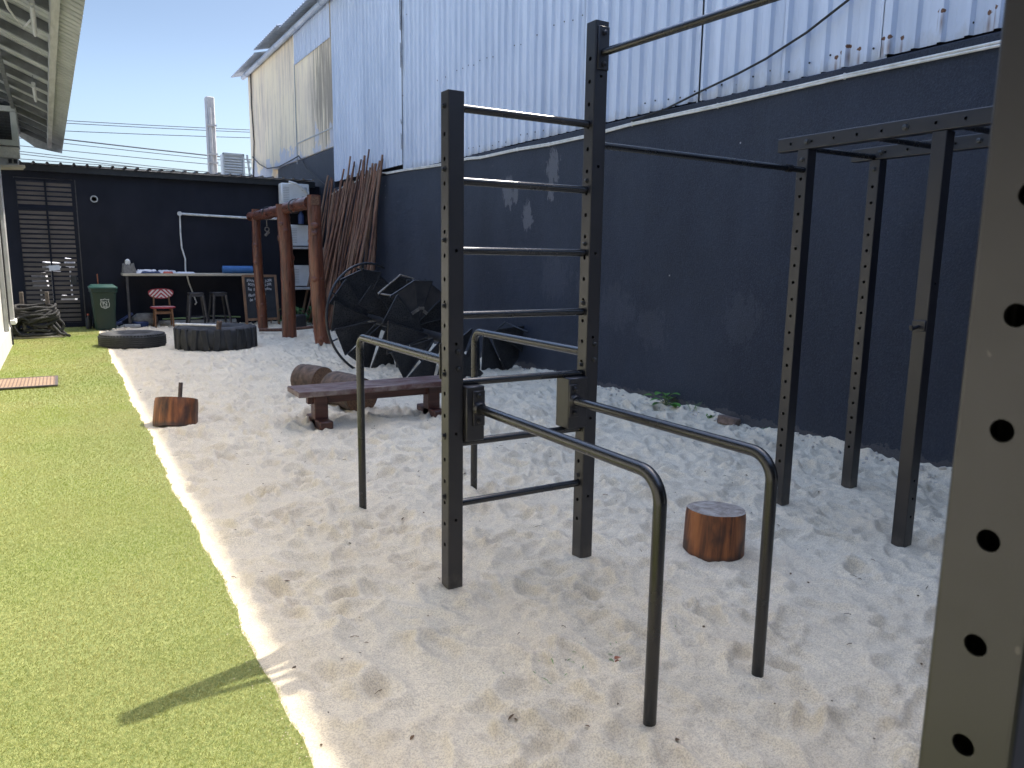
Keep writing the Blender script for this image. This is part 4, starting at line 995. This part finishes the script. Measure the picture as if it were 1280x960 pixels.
sprig('weed_sprig', 5.55, 5.38, 16, .06, 'tiny low green sprig just left of the broken brick', .012)
sprig('weed_sprig', 5.58, 4.72, 7, .06, 'tiny green sprig just right of the broken brick', .008)
m = MB(); m.box((0,0,0), (.10,.21,.085), Euler((R(4),R(8),R(14))), .012); o = m.build('brick', M['brick']); o.location = (5.52,5.10,sand_h(5.52,5.1)+.04); tag(o, 'broken brown brick lying on the sand against the charcoal wall', 'brick')

# ------------------------------------------------------------------ spiral staircase lying on its side
P0, P1 = Vector((3.86,10.95,.72)), Vector((4.30,8.75,.54))
sp = thing('spiral_staircase', (4.3, 10, 0), 'dismantled black spiral staircase lying on its side by the charcoal wall', 'spiral staircase')
ax = (P1-P0).normalized(); e1 = (Vector((0,0,1))-ax*ax.z).normalized(); e2 = e1.cross(ax)
if e2.dot(Vector((-1,0,0))) < 0: e2 = -e2
Ls = (P1-P0).length
m = MB(); m.tube([P0-ax*.55, P1+ax*.1], .062, 16); m.build('centre_pole', M['stair_frame'], sp)
RA = .72
def make_tread(O, s_, th, h, RA, nose=False):
    pt = lambda r, t_, ds=0: O+ax*(s_+ds)+(e1*math.cos(t_)+e2*math.sin(t_))*r
    pl = MB(); ra = [(.07,-.5*h),(RA*.55,-h),(RA,-h),(RA,h),(RA*.55,h),(.07,.5*h)]
    c0 = [pt(r_, th+a_) for r_, a_ in ra]; c1 = [p+ax*.006 for p in c0]; n = len(ra)
    pl.add(c0+c1, [tuple(range(n-1,-1,-1)), tuple(range(n,2*n))]+[(q,(q+1)%n,(q+1)%n+n,q+n) for q in range(n)])
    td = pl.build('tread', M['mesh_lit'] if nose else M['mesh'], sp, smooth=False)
    fr = MB(); q = [pt(RA,th-h), pt(RA,th+h), pt(.07,th+.5*h), pt(.07,th-.5*h)]
    for a_, b_ in zip(q, q[1:]+q[:1]): fr.tube([a_, b_], .011, 5)
    fr.tube([pt(RA*.55,th-h*.9), pt(RA*.55,th+h*.9)], .007, 5)
    fr.build('tread_frame', M['stair_frame'], td)
    if nose:
        ns = MB(); qa, qb = pt(.33,th-h,.012), pt(.33,th+h,.012); d_ = (qb-qa); mid = (qa+qb)/2
        u_ = d_.normalized(); w_ = ax.cross(u_); ns.box(mid, (d_.length*1.02,.045,.014), Matrix((u_,w_,ax)).transposed(), .003); ns.build('nosing', M['nosing'], td)
NT_ = 20
for i in range(NT_): make_tread(P0, .02+Ls*i/(NT_-1), R(-8)+i*R(30.5), R(17), RA, i in (11,12,13))
for i in (-4,-3,-2,-1): make_tread(P0, .02+Ls*i/(NT_-1), R(-8)+i*R(30.5), R(17), RA)
O2 = Vector((5.0,9.45,.66))
for i in range(5): make_tread(O2, .10*i, R(140)+i*R(29), R(16.5), .80 if i < 4 else .72)
def ptR(s_, th, r): return P0+ax*s_+(e1*math.cos(th)+e2*math.sin(th))*r
m = MB()
m.tube([ptR(.05+Ls*k/60*.35, R(-25)+k*R(4.2), .80) for k in range(52)], .019, 8)
for k in (8,20,32,44): m.tube([ptR(.05+Ls*k/60*.35, R(-25)+k*R(4.2), .70), ptR(.05+Ls*k/60*.35, R(-25)+k*R(4.2), .80)], .012, 6)
m.build('handrail', M['stair_frame'], sp)
m = MB(); a0 = [ptR(Ls*.46, R(38), .60), ptR(Ls*.50, R(6), .74), ptR(Ls*.50, R(-12), .70), ptR(Ls*.54, R(14), .46)]
m.tube(a0+a0[:1], .014, 6); m.build('landing_frame', M['nosing'], sp)
for (sa, pa) in ((.47, ((40,.08),(40,.60),(6,.72),(-14,.69),(-14,.08))), (.56, ((-10,.08),(-10,.70),(-40,.72),(-40,.08))), (.40, ((62,.08),(62,.68),(36,.70),(36,.08)))):
    m = MB(); q0 = [ptR(Ls*sa, R(t_), r_) for t_, r_ in pa]; q1 = [p+ax*.006 for p in q0]; n = len(q0)
    m.add(q0+q1, [tuple(range(n-1,-1,-1)), tuple(range(n,2*n))]+[(k,(k+1)%n,(k+1)%n+n,k+n) for k in range(n)]); td = m.build('landing_panel', M['mesh'], sp, smooth=False)
m = MB(); m.tube([(5.40,9.25,.70),(5.55,8.9,.60)], .012, 6); m.tube([(5.30,9.3,.62),(5.40,9.25,.72)], .012, 6); m.build('rail_stub', M['stair_frame'], sp)

# ------------------------------------------------------------------ bench and logs
be = thing('wooden_bench', (2.62, 7.0, 0), 'long low dark red-brown wooden bench on two block legs', 'bench')
for k, (y, wd) in enumerate(((6.875,.195),(7.085,.205))):
    m = MB(); m.box((2.61, y, .345), (1.66, wd, .055), Euler((0,0,0)), .008); m.build('seat_plank', M['bench_top'], be)
m = MB(); m.box((2.61,6.99,.27), (1.40,.07,.10), bev=.006); m.build('rail', M['bench_wood'], be)
for x in (2.03, 3.20):
    m = MB(); m.box((x,6.99,.16), (.13,.14,.32), bev=.008); m.build('leg', M['bench_wood'], be)
    m = MB(); m.box((x,7.0,.035), (.13,.46,.085), bev=.01); m.build('foot', M['bench_wood'], be)
def log(name, p0, p1, r, label, seed):
    t = thing(name, ((p0[0]+p1[0])/2,(p0[1]+p1[1])/2,0), label, 'log'); m = MB(); pts, rs = trunk(p0, p1, r, r*.97, wob=.004, seed=seed, amp=.25); m.tube(pts, rs, 26, cap=False); m.build('bark', M['bark'], t, ang=60)
    d = (Vector(p1)-Vector(p0)).normalized(); m = MB()
    for p, s_, r_ in ((pts[0],-1,rs[0]),(pts[-1],1,rs[-1])): m.lathe([(r_*.99,-.004),(r_*.94,.006),(r_*.5,.012),(0,.010)], p, 26, (d*s_).to_track_quat('Z','Y').to_matrix())
    m.build('cut_end', M['log_end'], t)
log('log', (2.38,8.88,.16), (2.53,8.52,.16), .18, 'short thick brown log lying behind the left end of the bench', 3)
log('log', (2.50,7.98,.17), (2.61,7.42,.17), .195, 'round log lying under the bench with its cut end facing out', 4)
def stump(name, x, y, r, h, label, tilt=(0,0), handle=None):
    t = thing(name, (x, y, sand_h(x,y)-.03), label, 'log'); t.rotation_euler = (tilt[0], tilt[1], 0)
    g2 = np.random.default_rng(int(x*100)); ph = g2.uniform(0,6,3); m = MB(); n = 40; kz = 8; vs = []
    rad = lambda a, u: r*(1+.03*math.sin(2*a+ph[0])+.018*math.sin(5*a+ph[1])+.006*math.sin(11*a+ph[2]))*(1.02-.03*u)
    for k in range(kz+1):
        u = k/kz
        for j_ in range(n):
            a = 2*PI*j_/n; q = rad(a,u)*(1 if 0<k<kz else .975); vs.append((q*math.cos(a), q*math.sin(a), u*h))
    m.add(vs, [(k*n+j_, k*n+(j_+1)%n, (k+1)*n+(j_+1)%n, (k+1)*n+j_) for k in range(kz) for j_ in range(n)]+[tuple(range(n-1,-1,-1))]); m.build('bark', M['log'], t, world=False)
    m = MB(); q = [(rad(2*PI*j_/n,1)*.974*math.cos(2*PI*j_/n), rad(2*PI*j_/n,1)*.974*math.sin(2*PI*j_/n), h+.0005) for j_ in range(n)]
    m.add(q+[(0,0,h+.003)], [(j_,(j_+1)%n,n) for j_ in range(n)]); m.build('cut_top', M['log_top'], t, world=False)
    if handle: m = MB(); m.tube([(handle[0],handle[1],h-.05),(handle[0],handle[1],h+.16)], .019, 10); m.build('handle', M['bark'], t, world=False)
    return t
stump('log_stump', 3.06, 2.88, .17, .265, 'polished orange-brown log stump with sandy top standing beside the front dip bars', (R(-2),R(3)))
stump('log_weight', .83, 7.66, .19, .27, 'orange-brown log block with a stick handle tilted at the edge of the grass', (R(-15),R(8)), (.03,.02))

# ------------------------------------------------------------------ exercise rig
def perforated_post(mb, x, y, z0, z1, hx=(), hy=(), s_=.08, rr=.0105, sx=None):
    half = s_/2; c_ = .006; w_ = half-c_; sx = sx or s_; halfx = sx/2; wx = halfx-c_
    def face(fn, hw, holes):
        zz = z0
        for h in sorted(holes):
            cw = min(.018, hw); 
            if h-cw > zz+1e-4: mb.add([fn(-hw,zz),fn(hw,zz),fn(hw,h-cw),fn(-hw,h-cw)], [(0,1,2,3)])
            n = 16; o1 = []; o2 = []; o3 = []
            for k in range(n):
                a = 2*PI*k/n; ca, sa = math.cos(a), math.sin(a); mx = max(abs(ca),abs(sa)); o1.append(fn(hw*ca/mx, h+cw*sa/mx)); q_ = rr if fn is FX else rr*.75; o2.append(fn(q_*ca, h+q_*sa)); o3.append(fn(q_*ca, h+q_*sa, .005))
            mb.add(o1+o2+o3, [(k,(k+1)%n,(k+1)%n+n,k+n) for k in range(n)]+[(n+k,n+(k+1)%n,2*n+(k+1)%n,2*n+k) for k in range(n)])
            zz = h+cw
        mb.add([fn(-hw,zz),fn(hw,zz),fn(hw,z1),fn(-hw,z1)], [(0,1,2,3)])
    FX = lambda u,z,d=0: (x-halfx+d, y-u, z)
    face(FX, w_, hx); face(lambda u,z,d=0: (x+u, y-half+d, z), wx, hy)
    face(lambda u,z,d=0: (x+halfx-d, y+u, z), w_, ()); face(lambda u,z,d=0: (x-u, y+half-d, z), wx, ())
    prof = []
    for (cx_, cy_, a0) in ((wx,w_,0),(-wx,w_,90),(-wx,-w_,180),(wx,-w_,270)):
        arc = [(x+cx_+c_*math.cos(R(a0+k*30)), y+cy_+c_*math.sin(R(a0+k*30))) for k in range(4)]; prof += arc
        mb.add([(p[0],p[1],z) for z in (z0,z1) for p in arc], [(k,k+1,k+5,k+4) for k in range(3)])
    mb.add([(p[0],p[1],z1) for p in prof], [tuple(range(len(prof)))])
    mb.add([(p[0],p[1],z0) for p in prof], [tuple(range(len(prof)-1,-1,-1))])
rig = thing('exercise_rig', (2.4, 3.1, 0), 'black steel calisthenics rig with ladder, dip bars and monkey bars standing in the sand', 'exercise rig')
HP = lambda a, b_, st_=.107, off=0: [a+off+st_*k for k in range(int((b_-a)/st_)+1)]
def bolt(mb, p, d, r=.012):
    Mx = Vector(d).to_track_quat('Z','Y').to_matrix(); mb.lathe([(r*1.5,0),(r*1.5,.003),(r,.003),(r,.011),(r*.6,.014),(0,.014)], p, 6 if r < .011 else 12, Mx)
rz = [.42,.722,1.017,1.337,1.636,1.948,2.266]
PA = (1.555,3.16); PB = (2.345,3.16); PC = (4.06,3.25); PD = (4.83,3.28); PE = (4.07,2.40); PF = (4.84,2.40)
for (p, top, hx, hy, bx_) in ((PA,2.33,HP(.22,2.25),HP(.35,1.9,.428),rz),(PB,2.745,HP(.22,2.68),HP(.35,2.5,.428),rz),(PC,2.296,HP(.3,2.15),(),()),(PD,2.296,HP(.3,2.15),(),()),(PE,2.296,(),HP(.18,.4,.107)+[1.5],()),(PF,2.296,(),(),())):
    m = MB(); perforated_post(m, p[0], p[1], -.12, top, hx, hy); up = m.build('upright', M['steel'], rig, ang=25)
    bm_ = MB()
    for z in bx_: bolt(bm_, (p[0]-.04, p[1]-.0, z+.045 if z < 2 else z), (-1,0,0), .010)
    if p is PA or p is PB:
        for z in (1.09,1.17): bolt(bm_, (p[0]+.012, p[1]-.04, z), (0,-1,0), .011)
    if p in (PC,PD): bolt(bm_, (p[0]-.04, p[1], 2.235), (-1,0,0), .012)
    if bm_.v: bm_.build('bolt', M['bolt'] if p not in (PA,) else M['stair_frame'], up)
for z in rz:
    m = MB(); m.tube([(PA[0]+.038, PA[1], z), (PB[0]-.038, PB[1], z)], .0185, 16); m.build('rung', M['tube'], rig)
# long connecting bar between ladder and frame
m = MB(); m.tube([(PB[0]+.038,3.19,2.178),(PC[0]-.038,3.235,2.172)], .018, 14); m.tube([(3.86,3.23,2.173),(3.90,3.231,2.173)], .024, 14); m.build('pull_up_bar', M['tube'], rig)
# high pull up bar towards the viewer and its far support
m = MB(); m.tube([(PB[0]+.005,3.12,2.60),(2.52,.40,2.60)], .0185, 16); hb = m.build('pull_up_bar', M['tube'], rig)
m = MB(); m.box((PB[0]+.005,3.116,2.62), (.066,.008,.20), bev=.003); bolt(m, (PB[0]+.005,3.112,2.69), (0,-1,0), .011); bolt(m, (PB[0]+.005,3.112,2.545), (0,-1,0), .011); m.build('mounting_plate', M['steel'], hb)
m = MB(); perforated_post(m, 2.52, .36, -.12, 2.745, HP(.3,2.6), ()); m.build('upright', M['steel'], rig, ang=25)
# dip bars
for (x, y0, y1, z, rr_) in ((1.66,3.06,1.815,.898,.0235),(2.215,3.06,1.845,.888,.0235)):
    m = MB(); m.tube(arc_path((x,y0,z),(x+(.03 if x > 2 else .005),y1,z-.002),(x+(.03 if x > 2 else .005),y1,-.1),.10,10), rr_, 18); db = m.build('dip_bar', M['tube'], rig)
    m = MB(); m.box((x,3.088,z-.0), (.062,.010,.17), bev=.003); 
    for dz in (.062,-.062): bolt(m, (x-.002,3.083,z+dz), (0,-1,0), .011)
    m.build('mounting_plate', M['steel'], db)
    m = MB(); m.lathe([(.036,0),(.034,.008),(.026,.020)], (x,3.083,z), 18, Matrix.Rotation(PI/2,3,'X')); m.build('weld_collar', M['steel'], db)
for (x, y1, z) in ((1.54,4.41,1.118),(2.362,4.46,1.118)):
    m = MB(); m.tube(arc_path((x,3.20,z),(x,y1,z),(x,y1,-.1),.075,10), .0235, 18); db = m.build('dip_bar', M['tube'], rig)
    m = MB(); m.box((x,3.204,z), (.062,.008,.17), bev=.003); m.build('mounting_plate', M['steel'], db)
for (x, wd) in ((1.645,.098),(2.243,.122)):
    m = MB(); m.box((x,3.15,.872), (wd,.115,.265), bev=.005); m.build('mounting_block', M['steel'], rig)
# monkey bar rails along the yard
def rail(x, y0, y1, z, label=None):
    mb = MB(); tmp = MB(); hl = HP(.1, y1-y0-.1, .155); perforated_post(tmp, 0, 0, 0, y1-y0, hl, (), s_=.085, rr=.009)
    mb.add([(x+p[0]*.85, y1-p[2], z+p[1]) for p in tmp.v], tmp.f); r_ = mb.build('rail', M['steel'], rig, ang=25)
    bb = MB()
    for yy_ in (y1-.22, y1-.86, y1-1.55): bolt(bb, (x-.036, yy_, z), (-1,0,0), .014)
    bb.build('bolt', M['bolt'], r_)
rail(PC[0]+.008, .3, 3.455, 2.342); rail(PD[0]+.008, .3, 3.47, 2.342)
for y in (3.30, 2.80, 2.32, 1.80, 1.30, .8):
    m = MB(); m.tube([(PC[0]+.04,y,2.318),(PD[0]-.03,y,2.318)], .0185, 14); m.build('monkey_bar', M['tube'], rig)
m = MB(); m.box((PE[0]-.046,2.40,1.27), (.012,.075,.06), bev=.003); m.tube([(PE[0]-.05,2.40,1.265),(PE[0]-.115,2.40,1.255)], .0095, 10); m.tube([(PE[0]-.115,2.40,1.25),(PE[0]-.118,2.40,1.275)], .010, 8); m.build('hook', M['steel'], rig)
# lone foreground upright
fp = thing('perforated_upright', (.80, .357, 0), 'large perforated grey-black steel upright close up at the right edge', 'upright')
m = MB(); perforated_post(m, .79, .357, -.12, 2.6, HP(.145,2.5,.1085,.0), (), s_=.088, rr=.0112, sx=.08); m.build('post', M['steel'], fp, ang=25)

# ------------------------------------------------------------------ small debris on the sand
lt = MB(); sprg = MB(); g = np.random.default_rng(5)
for _ in range(420):
    x = g.uniform(.62,5.5); y = .9+g.random()**1.6*10; z = sand_h(x,y)+.004; a = g.uniform(0,6.3)
    if g.random() < .45: leafblade(lt, (x,y,z), (math.cos(a),math.sin(a),.15), g.uniform(.012,.035), g.uniform(.003,.008), .6, 3)
    elif g.random() < .6: L = g.uniform(.015,.05); lt.tube([(x,y,z),(x+math.cos(a)*L*.5,y+math.sin(a)*L*.5,z+.004),(x+math.cos(a)*L,y+math.sin(a)*L,z)], .0016, 4)
    else: s_ = g.uniform(.002,.007); lt.lathe([(0,-s_*.5),(s_*.8,-s_*.2),(s_,.2*s_),(s_*.5,s_*.6),(0,s_*.7)], (x,y,z), 6)
M['litter'] = simple('dry_leaf_litter', (.16,.095,.05), (.05,.032,.02), .9, 0, 2.5, lo=.4, hi=.6)
tag(lt.build('leaf_litter', M['litter'], recalc=False), 'scattered dry leaf bits, twigs and pebbles on the sand', 'litter', kind='stuff')
for k in range(26):
    x = g.normal(1.72,.14); y = g.normal(2.28,.05); a = g.uniform(0,6.3); leafblade(sprg, (x,y,sand_h(x,y)+.003), (math.cos(a),math.sin(a),.35), g.uniform(.02,.045), .0022, .8, 3)
tag(sprg.build('grass_clippings', M['leaf'], recalc=False), 'few green grass clippings lying on the sand in front of the ladder', 'clippings', kind='stuff')
lf = MB(); leafblade(lf, (1.79,2.17,sand_h(1.79,2.17)+.012), (1,.35,.1), .045, .012, .5, 4); lf.box((1.81,2.18,sand_h(1.81,2.18)+.006), (.022,.012,.006), Euler((.2,.1,.5)), .002)
tag(lf.build('dry_leaf', M['orange_stick'], recalc=False), 'single curled orange-brown leaf lying on the sand in front of the ladder', 'leaf')
pb = MB()
for _ in range(420):
    x = 5.64-abs(g.normal(0,.16)); y = g.uniform(2.2,13); z = sand_h(x,y); s_ = abs(g.normal(.007,.005))+.003
    Mx = Euler((g.uniform(0,6),g.uniform(0,6),g.uniform(0,6))).to_matrix() @ Matrix.Diagonal((1,g.uniform(.6,1),g.uniform(.5,.9)))
    pb.box((x,y,z+s_*.2), (s_*2,s_*1.6,s_*1.2), Mx, s_*.4)
sgn = MB()
for _ in range(700):
    y = .9+g.random()**1.5*12; x = float(EDGE(y))-abs(g.normal(0,.05)); s_ = g.uniform(.0009,.0024)
    sgn.box((x,y,.018), (s_*2,s_*1.6,s_), Euler((0,0,g.uniform(0,3))), s_*.3)
tag(sgn.build('sand_grains', M['sand']), 'loose sand grains trodden onto the edge of the artificial grass', 'sand', kind='stuff')
M['pebble'] = simple('pale_coral_pebble', (.60,.56,.50), (.38,.34,.29), .9, 0, 3, lo=.4, hi=.6)
tag(pb.build('pebbles', M['pebble']), 'pale broken pebbles strewn along the foot of the charcoal wall', 'pebbles', kind='stuff')

# ------------------------------------------------------------------ camera, light, world
cam = bpy.data.cameras.new('camera'); co_ = bpy.data.objects.new('camera', cam); C.objects.link(co_); sc.camera = co_
Rw = Matrix(((.860,-.072,.505),(-.510,-.148,.847),(.014,-.986,-.164)))
MW = Matrix.Identity(4)
cols = (Rw.col[0].normalized(), -Rw.col[1].normalized(), -Rw.col[2].normalized())
for i_ in range(3):
    for j_ in range(3): MW[i_][j_] = cols[j_][i_]
co_.rotation_euler = MW.to_3x3().to_quaternion().to_euler(); co_.location = (0,0,1.6)
cam.sensor_width = 36; cam.sensor_fit = 'HORIZONTAL'; cam.lens = 939/1280*36; cam.clip_end = 2000; cam.clip_start = .02
cam.dof.use_dof = True; cam.dof.focus_distance = 5.0; cam.dof.aperture_fstop = 9.0
d = Vector((-1.463,-.45,-2.33)).normalized()
sun = bpy.data.lights.new('sun', 'SUN'); so = bpy.data.objects.new('sun', sun); C.objects.link(so); so.rotation_euler = d.to_track_quat('-Z','Y').to_euler()
sun.energy = 2.0; sun.angle = R(.53); sun.color = (1,.92,.79)
W = bpy.data.worlds.new('World'); sc.world = W; W.use_nodes = True; nt = W.node_tree
sky = nt.nodes.new('ShaderNodeTexSky'); sky.sky_type = 'NISHITA'; sky.sun_disc = False; sky.sun_elevation = math.asin(-d.z); sky.sun_rotation = math.atan2(-d.x, -d.y)
sky.air_density = 1.0; sky.dust_density = 2.4; sky.ozone_density = 2.8
tcw = nt.nodes.new('ShaderNodeTexCoord'); spz = nt.nodes.new('ShaderNodeSeparateXYZ'); nt.links.new(tcw.outputs['Generated'], spz.inputs[0])
mr = nt.nodes.new('ShaderNodeFloatCurve'); cv = mr.mapping.curves[0]
for k_, (px_, py_) in enumerate(((0,.38),(.15,.36),(.32,.285),(.50,.60),(.75,1.0),(1,1.0))):
    if k_ == 0: cv.points[0].location = (px_,py_)
    elif k_ == 5: cv.points[-1].location = (px_,py_)
    else: cv.points.new(px_, py_)
mr.mapping.update(); nt.links.new(spz.outputs['Z'], mr.inputs['Value'])
vm = nt.nodes.new('ShaderNodeVectorMath'); vm.operation = 'SCALE'; nt.links.new(sky.outputs[0], vm.inputs[0]); nt.links.new(mr.outputs[0], vm.inputs['Scale'])
nt.links.new(vm.outputs[0], nt.nodes['Background'].inputs[0]); nt.nodes['Background'].inputs[1].default_value = .18
sc.view_settings.view_transform = 'Standard'; sc.view_settings.look = 'None'; sc.view_settings.exposure = 1.80; sc.view_settings.gamma = 1
sc.render.engine = 'CYCLES'
sc.cycles.max_bounces = 8; sc.cycles.diffuse_bounces = 5
